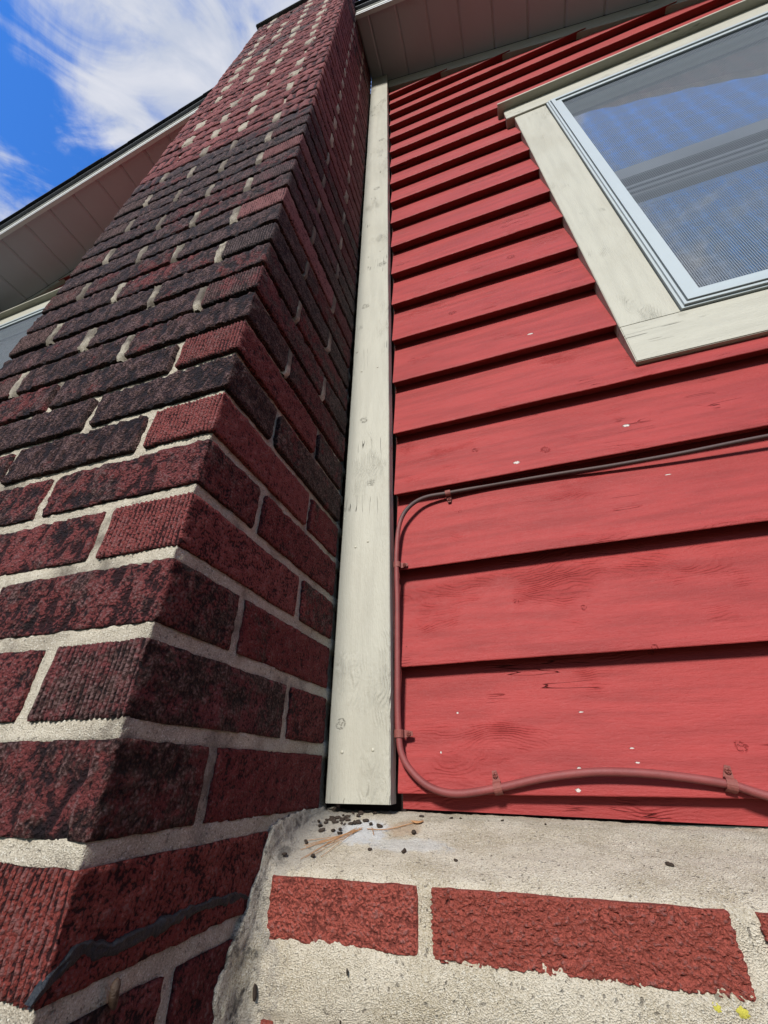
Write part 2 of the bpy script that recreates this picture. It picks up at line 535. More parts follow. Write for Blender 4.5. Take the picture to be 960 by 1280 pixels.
M_LICHEN = plain('yellow_lichen', (0.36, 0.32, 0.05), 0.9, 0.2, 0, 500, 0.4, 0.0008, 900)
M_RUST = plain('rusty_red_nail', (0.11, 0.022, 0.018), 0.7, 0.2, 0, 300, 0.4)
M_NAIL = plain('painted_nail', (0.36, 0.34, 0.27), 0.45, 0.4, 0, 300, 0.15)
M_SHEATH = plain('dark_sheathing', (0.03, 0.02, 0.018), 0.9, 0.2, 0, 20, 0.3)
M_ROOM = plain('dim_room_wall', (0.10, 0.10, 0.105), 0.9, 0.2, 0, 5, 0.1)
M_CURTAIN = plain('pale_curtain', (0.55, 0.56, 0.58), 0.9, 0.2, 0, 20, 0.12)
M_BLIND = plain('pale_grey_valance', (0.36, 0.38, 0.37), 0.8, 0.2, 0, 12, 0.25)

# glass
M_GLASS, Ng = mat('window_glass')
gl = Ng.n('ShaderNodeBsdfGlossy', {'Color': (0.97, 0.96, 0.93, 1), 'Roughness': 0.004})
tr = Ng.n('ShaderNodeBsdfTransparent', {'Color': (0.86, 0.90, 0.90, 1)})
fr = Ng.n('ShaderNodeFresnel', {'IOR': 1.62})
gb = bump(Ng, Ng.noise(pos(Ng), 7, 2, 0.5), 0.0006, 1.0)
Ng.set(gl, 'Normal', gb)
fac = Ng.math('MULTIPLY', fr.outputs[0], 4.0, clamp=True)
mx = Ng.n('ShaderNodeMixShader', {0: fac, 1: tr.outputs[0], 2: gl.outputs[0]})
Ng.t.links.new(mx.outputs[0], Ng.out.inputs[0])
Ng.t.nodes.remove(Ng.b)

# woven insect screen
M_SCREEN, Ns = mat('insect_screen')
sp = Ns.n('ShaderNodeSeparateXYZ', {0: pos(Ns)})
def wires(sock, period, w):
    return Ns.math('LESS_THAN', Ns.math('FRACT', Ns.math('DIVIDE', sock, period)), w)
mesh_fac = Ns.math('MAXIMUM', wires(sp.outputs[0], 0.0042, 0.27), wires(sp.outputs[2], 0.0042, 0.22))
tr = Ns.n('ShaderNodeBsdfTransparent', {'Color': (1, 1, 1, 1)})
df = Ns.n('ShaderNodeBsdfDiffuse', {'Color': (0.16, 0.18, 0.21, 1)})
mx = Ns.n('ShaderNodeMixShader', {0: mesh_fac, 1: tr.outputs[0], 2: df.outputs[0]})
Ns.t.links.new(mx.outputs[0], Ns.out.inputs[0])
Ns.t.nodes.remove(Ns.b)

# ground
M_GROUND, Nn = mat('rough_lawn')
Pg = pos(Nn)
gcol = Nn.mix(Nn.ramp(Nn.noise(Pg, 5, 8, 0.7), 0.35, 0.65), (0.035, 0.055, 0.018, 1), (0.085, 0.085, 0.045, 1))
Nn.set(Nn.b, 'Base Color', gcol)
Nn.set(Nn.b, 'Roughness', 0.95)
Nn.set(Nn.b, 'Normal', bump(Nn, Nn.noise(Pg, 60, 6, 0.7), 0.03, 1.0))

# ------------------------------------------------------------------ constants of the place
D = 0.3445          # chimney depth in front of the siding
HB, PB = 0.0544, 0.0677   # brick height, course pitch
LS, LH, JT = 0.2078, 0.0951, 0.0133   # stretcher, header, joint
WID = 2 * LS + 2 * JT + LH            # chimney width
Z0, E = 0.0145, 0.14907               # first siding butt, exposure
XP = -0.092                           # ridge
def F(x): return S(x) - (0.122 if x > XP else 0.055)   # lower edge of frieze
def S(x): return 3.216 - 0.555 * abs(x - XP)  # soffit

# ------------------------------------------------------------------ ground
gm = MB()
GZ = -0.62
nx = 48
xs = np.concatenate([np.linspace(-60, -3, 14), np.linspace(-2.5, 2.5, 21), np.linspace(3, 60, 14)])
ys = np.concatenate([np.linspace(-60, -3, 14), np.linspace(-2.5, 2.5, 21), np.linspace(3, 60, 14)])
GX, GY = np.meshgrid(xs, ys, indexing='ij')
gp = np.stack([GX.ravel(), GY.ravel(), np.zeros(GX.size)], 1)
gp[:, 2] = GZ + 0.02 * fbm(gp, 1.3, 3, 5)
nn = len(xs)
gf = [(i * nn + j, (i + 1) * nn + j, (i + 1) * nn + j + 1, i * nn + j + 1) for i in range(nn - 1) for j in range(nn - 1)]
put('ground', make_mesh('ground', gp, gf, M_GROUND, True), kind='structure')

# ------------------------------------------------------------------ chimney
chim = empty('brick_chimney', (-WID / 2, -D / 2, GZ), label='tall dark red brick chimney standing against the gable wall', cat='chimney')
OFF = Vector((WID / 2, D / 2, -GZ))


def axis_pts(a, b, s):
    n = max(1, int(round((b - a) / s)))
    return list(np.linspace(a, b, n + 1))


def brick_mesh(name, lx, ly, sf, sz, front, side, rightface, seed, amp=1.0):
    """clay brick centred on its own middle. front = relief of the -y face, side = relief of the +x face"""
    hx, hy, hz = lx / 2, ly / 2, HB / 2
    per = [(x, -hy, 0) for x in axis_pts(-hx, hx, {0.0021: 0.0012, 0.0028: 0.0013, 0.0042: 0.0014}.get(sf, sf) if front == 'rib' else sf)]
    if rightface:
        per += [(hx, y, 1) for y in axis_pts(-hy, hy, sf)[1:]]
    else:
        per += [(hx, -hy + min(0.012, ly / 3), 1), (hx, hy, 1)]
    per += [(-hx, hy, 2), (-hx, -hy + min(0.012, ly / 3), 3)]
    per = np.array(per)
    rows = np.array(axis_pts(-hz, hz, sz))
    n, r = len(per), len(rows)
    V = np.zeros((r, n, 3))
    V[:, :, 0] = per[None, :, 0]
    V[:, :, 1] = per[None, :, 1]
    V[:, :, 2] = rows[:, None]
    V = V.reshape(-1, 3)
    fid = np.tile(per[:, 2], r)
    q = V + seed * 3.7
    # outward direction, blended at the arrises
    d = np.zeros_like(V)
    cw = 0.003
    d[:, 1] = np.where(fid <= 1, -smooth(-V[:, 1], hy - cw, hy), 0)
    d[:, 0] = np.where(fid <= 1, smooth(V[:, 0], hx - cw, hx), 0) - smooth(-V[:, 0], hx - cw, hx)
    onf, ons = fid == 0, fid == 1
    d[onf, 1] = -1
    d[ons, 0] = 1
    ln = np.linalg.norm(d, axis=1)
    ln[ln == 0] = 1
    d /= ln[:, None]

    def relief(kind, u):
        if kind == 'bark':
            a = fbm(np.stack([u * 1.0, q[:, 2] * 0.55, q[:, 0] * 0], 1) + seed, 120, 5, seed)
            b = fbm(np.stack([u * 1.0, q[:, 2] * 0.45, u * 0], 1) + seed, 300, 3, seed + 9)
            a = np.where(a > 0, a * 0.6, a * 1.15)
            return 0.0030 * a + 0.0024 * b
        if kind == 'rib':
            w = 0.0013 * fbm(np.stack([u, q[:, 2], u * 0], 1), 45, 3, seed)
            s = np.sin((u + w) * 2 * math.pi / 0.0050)
            k = fbm(np.stack([u, q[:, 2] * 0.5, u * 0], 1), 110, 4, seed + 4)
            return 0.00105 * s * smooth(k, -0.9, -0.3) * 1.35 + 0.0012 * k
        if kind == 'flake':
            a = fbm(np.stack([u, q[:, 2] * 1.3, u * 0], 1), 52, 5, seed, 0.5)
            t = a * 4.2 + q[:, 2] * 75
            t = t - np.floor(t)
            t = np.where(t < 0.86, t / 0.86, (1 - t) / 0.14)
            return 0.0034 * t + 0.0009 * fbm(np.stack([u, q[:, 2], u * 0], 1), 260, 3, seed + 3) - 0.001
        a = fbm(np.stack([u, q[:, 2], u * 0], 1), 150, 5, seed)
        return 0.0019 * a
    rf = relief(front, q[:, 0])
    rs = relief(side, q[:, 1])
    w = np.where(fid == 0, 0.0, 1.0)
    edge = smooth(V[:, 0], hx - 0.004, hx) * (fid == 0)
    h = rf * (1 - w) + rs * w
    h = h * (1 - edge) + 0.5 * (rf + rs) * edge
    h = np.where(fid >= 2, 0, h)
    att = 0.5 + h / {'bark': 0.0038, 'rib': 0.0027, 'flake': 0.0034}.get(front, 0.0034)
    if front == 'flake':
        att = 0.20 + (h + 0.001) / 0.0034 * 0.6
    att = np.where(fid == 1, 0.5 + h / 0.0034, att)
    # worn arrises: vertical corner and the top and bottom edges
    ez = np.maximum(smooth(V[:, 2], hz - 0.0026, hz), smooth(-V[:, 2], hz - 0.0026, hz))
    ex = smooth(V[:, 0], hx - 0.0035, hx) * (V[:, 1] < -hy + 1e-6) + smooth(-V[:, 1], hy - 0.0035, hy) * (fid == 1)
    el = smooth(-V[:, 0], hx - 0.003, hx) * (fid == 0)
    wear = 0.45 + 1.5 * fbm(q, 90, 4, seed + 20)
    h = h - amp * ez * 0.0016 * np.clip(wear, 0.1, 2) - ex * 0.0012 * np.clip(wear, 0.2, 2) - el * 0.0014
    h = h * np.where(fid >= 2, 0, 1)
    V = V + d * (h * amp)[:, None]
    # ragged outline
    V[:, 2] += amp * 0.0018 * fbm(q, 75, 4, seed + 30) * np.where(np.abs(V[:, 2]) > hz - 0.006, 1, 0.4)
    V[:, 0] += amp * 0.0012 * fbm(q[:, ::-1].copy(), 50, 3, seed + 31) * (np.abs(V[:, 0]) > hx - 0.01) * (fid != 1)
    f = []
    for j in range(r - 1):
        for i in range(n):
            k = (i + 1) % n
            f.append((j * n + i, j * n + k, (j + 1) * n + k, (j + 1) * n + i))
    f.append(tuple(range(n))[::-1])
    f.append(tuple((r - 1) * n + i for i in range(n)))
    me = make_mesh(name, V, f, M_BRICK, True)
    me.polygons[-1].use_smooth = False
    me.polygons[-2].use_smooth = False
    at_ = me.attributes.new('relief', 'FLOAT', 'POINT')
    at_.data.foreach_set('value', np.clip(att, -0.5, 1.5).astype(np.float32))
    return me


TOP = 51
CZ_TOP = 3.45
pool = {}


def get_brick(kind, lod, k):
    """kind: (lx, ly, front, side, rightface)"""
    if lod == 0:
        key = (kind, 0, k)
    elif lod == 1:
        key = (kind, 1, k % 4)
    else:
        key = (kind, 2, k % 4)
    if key not in pool:
        lx, ly, fr_, sd_, rf_ = kind
        sf, sz = [(0.0021, 0.0023), (0.0042, 0.0042), (0.009, 0.009)][lod]
        if lod == 0 and k % 100 > 5:
            sf, sz = 0.0028, 0.003
        pool[key] = brick_mesh('brick', lx, ly, sf, sz, fr_, sd_, rf_, (hash((lx > ly, k, lod)) % 97) + 1 if False else (k * 7 + lod * 3 + int(lx * 1000)) % 97 + 1)
    return pool[key]


def brick_colour(c, z, face):
    r = random.random()
    if z > 1.40:                                   # cleaner later rebuild at the top
        b = random.uniform(0.85, 1.2)
        col = (0.185 * b, 0.062 * b, 0.062 * b)
        soot = random.uniform(0.12, 0.38)
        if z > 2.55:
            soot += 0.18
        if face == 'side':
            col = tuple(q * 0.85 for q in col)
        return col + (soot,)
    if 0.84 < z:                                   # sooty band below it
        b = random.uniform(0.8, 1.2)
        col = (0.10 * b, 0.028 * b, 0.030 * b)
        soot = random.uniform(0.50, 0.90) if face != 'side' else random.uniform(0.35, 0.75)
        if face == 'rib' and random.random() < 0.5:
            return (0.20 * b, 0.085 * b, 0.085 * b, 0.30)
        return col + (soot,)
    b = random.uniform(0.8, 1.15)
    if z > 0.40 and face != 'rib':
        return (0.115 * b, 0.028 * b, 0.028 * b, random.uniform(0.50, 0.88) if face != 'side' else random.uniform(0.40, 0.80))
    if face == 'rib':
        return (0.185 * b, 0.048 * b, 0.045 * b, random.uniform(0.15, 0.40))
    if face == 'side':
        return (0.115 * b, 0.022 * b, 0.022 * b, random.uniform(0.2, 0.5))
    return (0.135 * b, 0.033 * b, 0.032 * b, random.uniform(0.38, 0.75))


def place_brick(me, x, y, z, colr, rz=0.0, parent=chim, off=OFF, **kw):
    o = put('brick', me, parent, (x + off.x, y + off.y, z + off.z), (0, 0, rz), **kw)
    o.color = colr
    return o


SPECIAL = {  # (course, face piece) colours read from the photograph
}
for c in range(-5, TOP):
    z = c * PB + HB / 2
    odd = c % 2 != 0
    lod = 0 if c <= 8 else (1 if c <= 19 else 2)
    jit = lambda s=0.0010: random.uniform(-s, s)
    kk = c + 10
    zt = c * PB
    if odd:
        # corner: header (ribbed end) on the front, stretcher on the side
        cc = brick_colour(c, zt, 'rib')
        if c in (9, 15, 1): cc = (cc[0] * 0.8, cc[1] * 0.85, cc[2] * 0.95, 0.55)
        if c in (11,): cc = (0.05, 0.03, 0.04, 0.95)
        if c == -1: cc = (0.16, 0.034, 0.028, 0.15)
        if c == 3: cc = (0.18, 0.045, 0.042, 0.2)
        place_brick(get_brick((LH, LS, 'rib', 'sand', True), lod, kk), -LH / 2, -D + LS / 2, z, cc, jit(0.004))
        place_brick(get_brick((LS, LH, 'bark', 'sand', False), lod, kk + 100), -LH - JT - LS / 2 + jit(), -D + LH / 2 + jit(), z, brick_colour(c, zt, 'front'), jit(0.003))
        place_brick(get_brick((LS, LH, 'bark', 'sand', False), lod, kk + 200), -LH - 2 * JT - 1.5 * LS + jit(), -D + LH / 2 + jit(), z, brick_colour(c, zt, 'front'), jit(0.003))
        place_brick(get_brick((LS, LH, 'sand', 'sand', True), lod, kk + 300), -LS / 2 + jit(), -D + LS + JT + LH / 2, z, brick_colour(c, zt, 'side'), jit(0.003))
    else:
        place_brick(get_brick((LS, LH, 'bark', 'sand', True), lod, kk), -LS / 2, -D + LH / 2, z, brick_colour(c, zt, 'front'), jit(0.004))
        place_brick(get_brick((LS, LH, 'bark', 'sand', False), lod, kk + 100), -LS * 1.5 - JT + jit(), -D + LH / 2 + jit(), z, brick_colour(c, zt, 'front'), jit(0.003))
        place_brick(get_brick((LH, LS, 'rib', 'sand', False), lod, kk + 200), -2 * LS - 2 * JT - LH / 2 + jit(), -D + LS / 2 + jit(), z, brick_colour(c, zt, 'front'), jit(0.003))
        place_brick(get_brick((LH, LS, 'sand', 'sand', True), lod, kk + 300), -LH / 2 + jit(), -D + LH + JT + LS / 2, z, brick_colour(c, zt, 'side'), jit(0.003))


def mortar_body():
    """raked mortar beds and joints of the chimney, one mesh: a band round the front and the side"""
    V, Fq = [], []
    base = 0
    for (z0, z1, s, x0, rec) in ((-0.36, 0.64, 0.0030, -0.40, 0.0035), (0.64, 3.45, 0.010, -WID, 0.0058)):
        inset = 0.004
        per = [(x, -D, 0) for x in ([-WID] if x0 > -WID else []) + axis_pts(x0, 0, s)]
        per += [(0, y, 1) for y in axis_pts(-D, 0.0, s)[1:]]
        per += [(-WID, 0.0, 2)]
        per = np.array(per)
        rows = np.array(axis_pts(z0, z1, s))
        n, r = len(per), len(rows)
        P = np.zeros((r, n, 3))
        P[:, :, 0] = per[None, :, 0]
        P[:, :, 1] = per[None, :, 1]
        P[:, :, 2] = rows[:, None]
        P = P.reshape(-1, 3)
        fid = np.tile(per[:, 2], r)
        zf = (P[:, 2] / PB - np.floor(P[:, 2] / PB)) * PB
        a = fbm(P, 42, 4, 3)
        b = fbm(P, 230, 3, 8)
        recess = rec + 0.0022 * a + 0.0011 * b
        bed = smooth(zf, HB - 0.004, HB - 0.001) + (1 - smooth(zf, 0.001, 0.004))
        crs = np.floor(P[:, 2] / PB).astype(int) % 2
        hjm = np.zeros(len(P))
        for par, face, c0 in ((1, 0, -LH - JT / 2), (1, 0, -LH - LS - 1.5 * JT), (0, 0, -LS - JT / 2), (0, 0, -2 * LS - 1.5 * JT),
                              (1, 1, -D + LS + JT / 2), (0, 1, -D + LH + JT / 2)):
            u = P[:, 0] if face == 0 else P[:, 1]
            hjm = np.maximum(hjm, (1 - smooth(np.abs(u - c0), 0.008, 0.012)) * (fid == face) * (crs == par))
        edge_ = (np.maximum(smooth(P[:, 0], -0.012, -0.006) * (fid == 0), 0))
        inside = 1 - np.clip(np.maximum(bed, hjm), 0, 1)
        # upper part: beds raked deeper than below
        low = 1 - smooth(P[:, 2], 0.1, 0.5)
        recess = recess - 0.0012 * low + 0.0035 * smooth(P[:, 2], 0.15, 0.5) * (z0 < 0.5) + inside * 0.0045
        d = np.zeros_like(P)
        cx = smooth(P[:, 0], -0.006, 0)
        d[fid == 0, 1] = 1
        d[fid == 0, 0] = -cx[fid == 0]
        d[fid == 1, 0] = -1
        d[fid == 1, 1] = smooth(-P[fid == 1, 1], D - 0.006, D)
        P += d * recess[:, None]
        Fq += [(base + j * n + i, base + j * n + (i + 1) % n, base + (j + 1) * n + (i + 1) % n, base + (j + 1) * n + i)
               for j in range(r - 1) for i in range(n)]
        base += len(P)
        V.append(P)
    V = np.vstack(V)
    me = make_mesh('mortar', V, Fq, M_MORTAR, True)
    return me


o = put('mortar', mortar_body(), chim, OFF, kind='stuff')

# flush head joints, fuller than the raked beds
hj = MB()
def joint_blob(cx, cy, z, face, w, prd, seed):
    nu, nv = 7, 10
    v = []
    for j in range(nv):
        for i in range(nu):
            u = -1 + 2 * i / (nu - 1)
            t = j / (nv - 1)
            q = np.array([[cx + u * w, cy + seed, z + t * HB]])
            ww = w / 2 * (1 + 0.5 * fbm(q, 60, 2, 5)[0])
            prz = prd + 0.0022 * fbm(q, 160, 3, 6)[0]
            if i in (0, nu - 1):
                prz = -0.008
            zz_ = z - 0.004 + t * (HB + 0.007) + 0.002 * fbm(q, 90, 2, 12)[0]
            if j in (0, nv - 1):
                prz = -0.008 if prz < 0 else prz - 0.004
            if face == 'f':
                v.append((cx + u * ww, cy - prz, zz_))
            else:
                v.append((cx + prz, cy + u * ww, zz_))
    f = [(j * nu + i, j * nu + i + 1, (j + 1) * nu + i + 1, (j + 1) * nu + i) for j in range(nv - 1) for i in range(nu - 1)]
    if face == 's':
        pass
    hj.add(v, f)
for c in range(8, TOP):
    z = c * PB
    up = z > 1.4
    xs_ = [-LH - JT / 2, -LH - JT * 1.5 - LS] if c % 2 else [-LS - JT / 2, -2 * LS - JT * 1.5]
    for x in xs_:
        if up and random.random() < 0.22:
            continue
        joint_blob(x + random.uniform(-.003, .003), -D, z, 'f', (0.055 if random.random() < 0.5 else 0.035) * random.uniform(0.8, 1.2) if up else 0.018 * random.uniform(0.8, 1.2), 0.0004 if not up else 0.0008, c)
    y = -D + (LS if c % 2 else LH) + JT / 2
    joint_blob(0, y, z, 's', (0.022 if up else 0.015) * random.uniform(0.8, 1.2), 0.0005, c + 50)
me = make_mesh('joint_mortar', hj.v, hj.f, M_MORTAR, True)
put('joint_mortar', me, chim, OFF, kind='stuff')

cp = MB()
cp.bbox(-WID - 0.012, 0.012, -D - 0.014, 0.02, CZ_TOP + 0.002, CZ_TOP + 0.026, 0.003)
cp.bbox(-WID + 0.10, -0.10, -D + 0.08, -0.06, CZ_TOP + 0.026, CZ_TOP + 0.10, 0.006)
put('chimney_cap', cp.mesh('chimney_cap', M_CAP), chim, OFF)
fl = MB()
fl.hexa([(-WID - 0.016, -D + 0.02, 3.02), (-WID - 0.003, -D + 0.02, 3.0), (-WID - 0.003, -0.02, 3.0), (-WID - 0.02, -0.02, 3.02),
         (-WID - 0.012, -D + 0.02, 3.13), (-WID - 0.003, -D + 0.02, 3.16), (-WID - 0.003, -0.02, 3.19), (-WID - 0.012, -0.02, 3.17)])
put('side_flashing', fl.mesh('side_flashing', M_WHITE), chim, OFF)

# ------------------------------------------------------------------ the gable wall of the house
house = empty('house_gable', (0, 0, GZ), label='red clapboard gable wall with cream trim and taupe soffit', cat='house')
HO = Vector((0, 0, -GZ))


def hput(name, me, parent=house, **kw):
    return put(name, me, parent, HO if parent is house else (0, 0, 0), **kw)


def board_mesh(xa, xb, z, i, clip=None, seed=0):
    """one bevelled lap board: butt at y=0, its face leaning back towards the top"""
    step = 0.03 if (i < 6 and xa > 0) else 0.12
    xs = axis_pts(xa, xb, step)
    top = 0.168
    depth = 0.0235
    prof = [(0.0, 0.0012), (0.0005, 0.0003), (0.0012, 0.0), (0.0197, 0.0)]  # (y, dz) underside
    face = [(0.0, 0.0025), (0.0008, 0.008)] + [(depth * t, top * t) for t in (0.25, 0.5, 0.75, 1.0)]
    ring = [(0.0272, top), (0.0238, 0.010), (0.0040, 0.008), (0.0016, 0.0), (0.0006, 0.0), (0.0, 0.0010), (0.00012, 0.005)] + [(depth * (top * t) / 0.149 * 0.985, top * t) for t in (0.25, 0.5, 0.75, 1.0)]
    ring = [(max(0, y), dz) for y, dz in ring]
    n = len(ring)
    v = []
    for k, x in enumerate(xs):
        q = np.array([[x, seed * 1.7, z]])
        wob = 0.0016 * fbm(q, 6, 4, 40 + i)[0]
        wy = 0.0007 * fbm(q, 5, 2, 60 + i)[0]
        for (y, dz) in ring:
            zz_ = z + dz + wob
            if clip is not None:
                zz_ = min(zz_, clip(x))
            v.append((x, y + wy, zz_))
    f = []
    for k in range(len(xs) - 1):
        for j in range(n):
            f.append((k * n + j, k * n + (j + 1) % n, (k + 1) * n + (j + 1) % n, (k + 1) * n + j))
    f += [tuple(range(n)), tuple((len(xs) - 1) * n + j for j in range(n))[::-1]]
    mb = MB()
    mb.add(v, f)
    return mb.mesh('siding_board', M_RED)


WX0, WX1, WZ0, WZ1 = 0.6416, 2.05, 0.745, 1.927
LX0, LX1 = -2.52, -1.12
for i in range(0, 21):
    z = Z0 + i * E
    spans = [(0.0925, 2.6), (-3.3, -WID - 0.004)]
    for si, (xa, xb) in enumerate(spans):
        right = si == 0
        cl = lambda x: F(x) + 0.016
        # where the board dies under the rake
        if right:
            xe = xb
            while xe > xa and F(xe) + 0.016 < z + 0.0005:
                xe -= 0.005
            if xe - xa < 0.02:
                continue
            pieces = [(xa, xe)]
        else:
            xe = xa
            while xe < xb and F(xe) + 0.016 < z + 0.0005:
                xe += 0.005
            if xb - xe < 0.02:
                continue
            pieces = [(xe, xb)]
        wa, wb = (WX0 - 0.085, WX1 + 0.085) if right else (LX0 - 0.085, LX1 + 0.085)
        if z + E > WZ0 - 0.08 and z < WZ1 + 0.03:
            if z > WZ0 - 0.06:
                np_ = []
                for (a, b) in pieces:
                    if b > wa and a < wb:
                        if wa > a: np_.append((a, wa))
                        if b > wb: np_.append((wb, b))
                    else:
                        np_.append((a, b))
                pieces = np_
        for (a, b) in pieces:
            sb_ = hput('siding_board', board_mesh(a, b, z, i, cl, i + 30 * si))
            if right and i < 7 and a < 0.1:
                for (nx_, nz_) in ((0.104 + 0.003 * (i % 2), 0.024 + 0.004 * (i % 3)), (0.51 + 0.01 * (i % 3), 0.026)):
                    if nx_ < b - 0.02:
                        yy_ = 0.0235 * nz_ / 0.149 * 0.985
                        cen_ = [(nx_, yy_ - 0.0006, z + nz_)]
                        ring_ = [(nx_ + 0.0019 * math.cos(q_ * math.pi / 5), yy_ + 0.0006, z + nz_ + 0.0019 * math.sin(q_ * math.pi / 5)) for q_ in range(10)]
                        nmb = MB()
                        nmb.add(cen_ + ring_, [(0, 1 + q_, 1 + (q_ + 1) % 10) for q_ in range(10)])
                        put('nail', nmb.mesh('nail', M_RUST, True), sb_)

# skirt board under the lowest lap and its backing
mb = MB()
for xa, xb, za, zb in ((0.0945, 0.5, -0.0015, -0.0085), (0.5, 2.6, -0.0085, -0.0085)):
    mb.hexa([(xa, 0.015, za), (xb, 0.015, zb), (xb, 0.028, zb), (xa, 0.028, za), (xa, 0.015, 0.022), (xb, 0.015, 0.022), (xb, 0.028, 0.022), (xa, 0.028, 0.022)])
hput('skirt_board', mb.mesh('skirt_board', M_RED))

# sheathing with openings
sh = MB()
def sheath_strip(xa, xb, ya, yb, zlo, ztop=None, zhi=None):
    ta, tb = (S(xa) - 0.02, S(xb) - 0.02) if zhi is None else (zhi, zhi)
    sh.hexa([(xa, ya, zlo), (xb, ya, zlo), (xb, yb, zlo), (xa, yb, zlo), (xa, ya, ta), (xb, ya, tb), (xb, yb, tb), (xa, yb, ta)])
for (xa, xb) in ((-3.3, LX0 + .01), (LX1 - .01, XP), (XP, WX0 + .01), (WX1 - .01, 2.6)):
    sheath_strip(xa, xb, 0.0285, 0.12, -0.01)
for (xa, xb) in ((LX0 + .01, LX1 - .01), (WX0 + .01, WX1 - .01)):
    sheath_strip(xa, xb, 0.0285, 0.12, -0.01, zhi=WZ0 + .008)
    sheath_strip(xa, xb, 0.0285, 0.12, WZ1 - .012)
hput('sheathing', sh.mesh('sheathing', M_SHEATH))

# corner trim board beside the chimney
def warped_board(x0, x1, y0, y1, z0, z1, seed, amp=0.0009, topfun=None, m=M_TRIM):
    zs = axis_pts(z0, z1, 0.05)
    v = []
    prof = [(x0 + .0015, y0), (x1 - .0015, y0), (x1, y0 + .0015), (x1, y1), (x0, y1), (x0, y0 + .0015)]
    for z in zs:
        q = np.array([[seed, 0.3, z]])
        w = amp * fbm(q, 6, 3, seed)[0]
        w2 = amp * fbm(q, 8, 3, seed + 5)[0]
        for (x, y) in prof:
            zt = z if topfun is None else min(z, topfun(x))
            v.append((x + (w if x > (x0 + x1) / 2 else w2), y, zt))
    n = len(prof)
    f = [(k * n + j, k * n + (j + 1) % n, (k + 1) * n + (j + 1) % n, (k + 1) * n + j) for k in range(len(zs) - 1) for j in range(n)]
    f += [tuple(range(n)), tuple((len(zs) - 1) * n + j for j in range(n))[::-1]]
    mb = MB()
    mb.add(v, f)
    return mb
mb = warped_board(0.0035, 0.0895, -0.020, 0.0035, 0.004, 3.2, 3, topfun=lambda x: S(x) - 0.004)
trim = hput('corner_trim_board', mb.mesh('corner_trim_board', M_TRIM), label='long cream painted trim board between chimney and siding')
def nail(x, z, y=-0.020, r=0.0022):
    mb = MB()
    seg = 12
    v = [(x, y - 0.0012, z)]
    for rr, yy in ((r * .7, y - .0010), (r, y - .0003), (r * 1.02, y + .001)):
        for k in range(seg):
            t = 2 * math.pi * k / seg
            v.append((x + rr * math.cos(t), yy, z + rr * math.sin(t)))
    f = [(0, 1 + k, 1 + (k + 1) % seg) for k in range(seg)]
    for s_ in range(2):
        f += [(1 + s_ * seg + k, 1 + (s_ + 1) * seg + k, 1 + (s_ + 1) * seg + (k + 1) % seg, 1 + s_ * seg + (k + 1) % seg) for k in range(seg)]
    mb.add(v, f)
    put('nail', mb.mesh('nail', M_NAIL, True), trim)
for (x, z) in ((0.024, 0.0585), (0.066, 0.0605), (0.030, 0.355), (0.052, 0.362), (0.026, 0.80), (0.064, 0.80), (0.03, 1.30), (0.066, 1.31)):
    nail(x, z)

# frieze boards under the soffit
for side in (1, -1):
    mb = MB()
    xs = axis_pts(0.0905, 2.6, 0.1) if side > 0 else axis_pts(-3.3, -WID - 0.003, 0.1)
    for a, b in zip(xs[:-1], xs[1:]):
        mb.hexa([(a, 0.004, F(a)), (b, 0.004, F(b)), (b, 0.024, F(b)), (a, 0.024, F(a)),
                 (a, 0.004, S(a) - .003), (b, 0.004, S(b) - .003), (b, 0.024, S(b) - .003), (a, 0.024, S(a) - .003)])
    hput('frieze_board', mb.mesh('frieze_board', M_CASING))

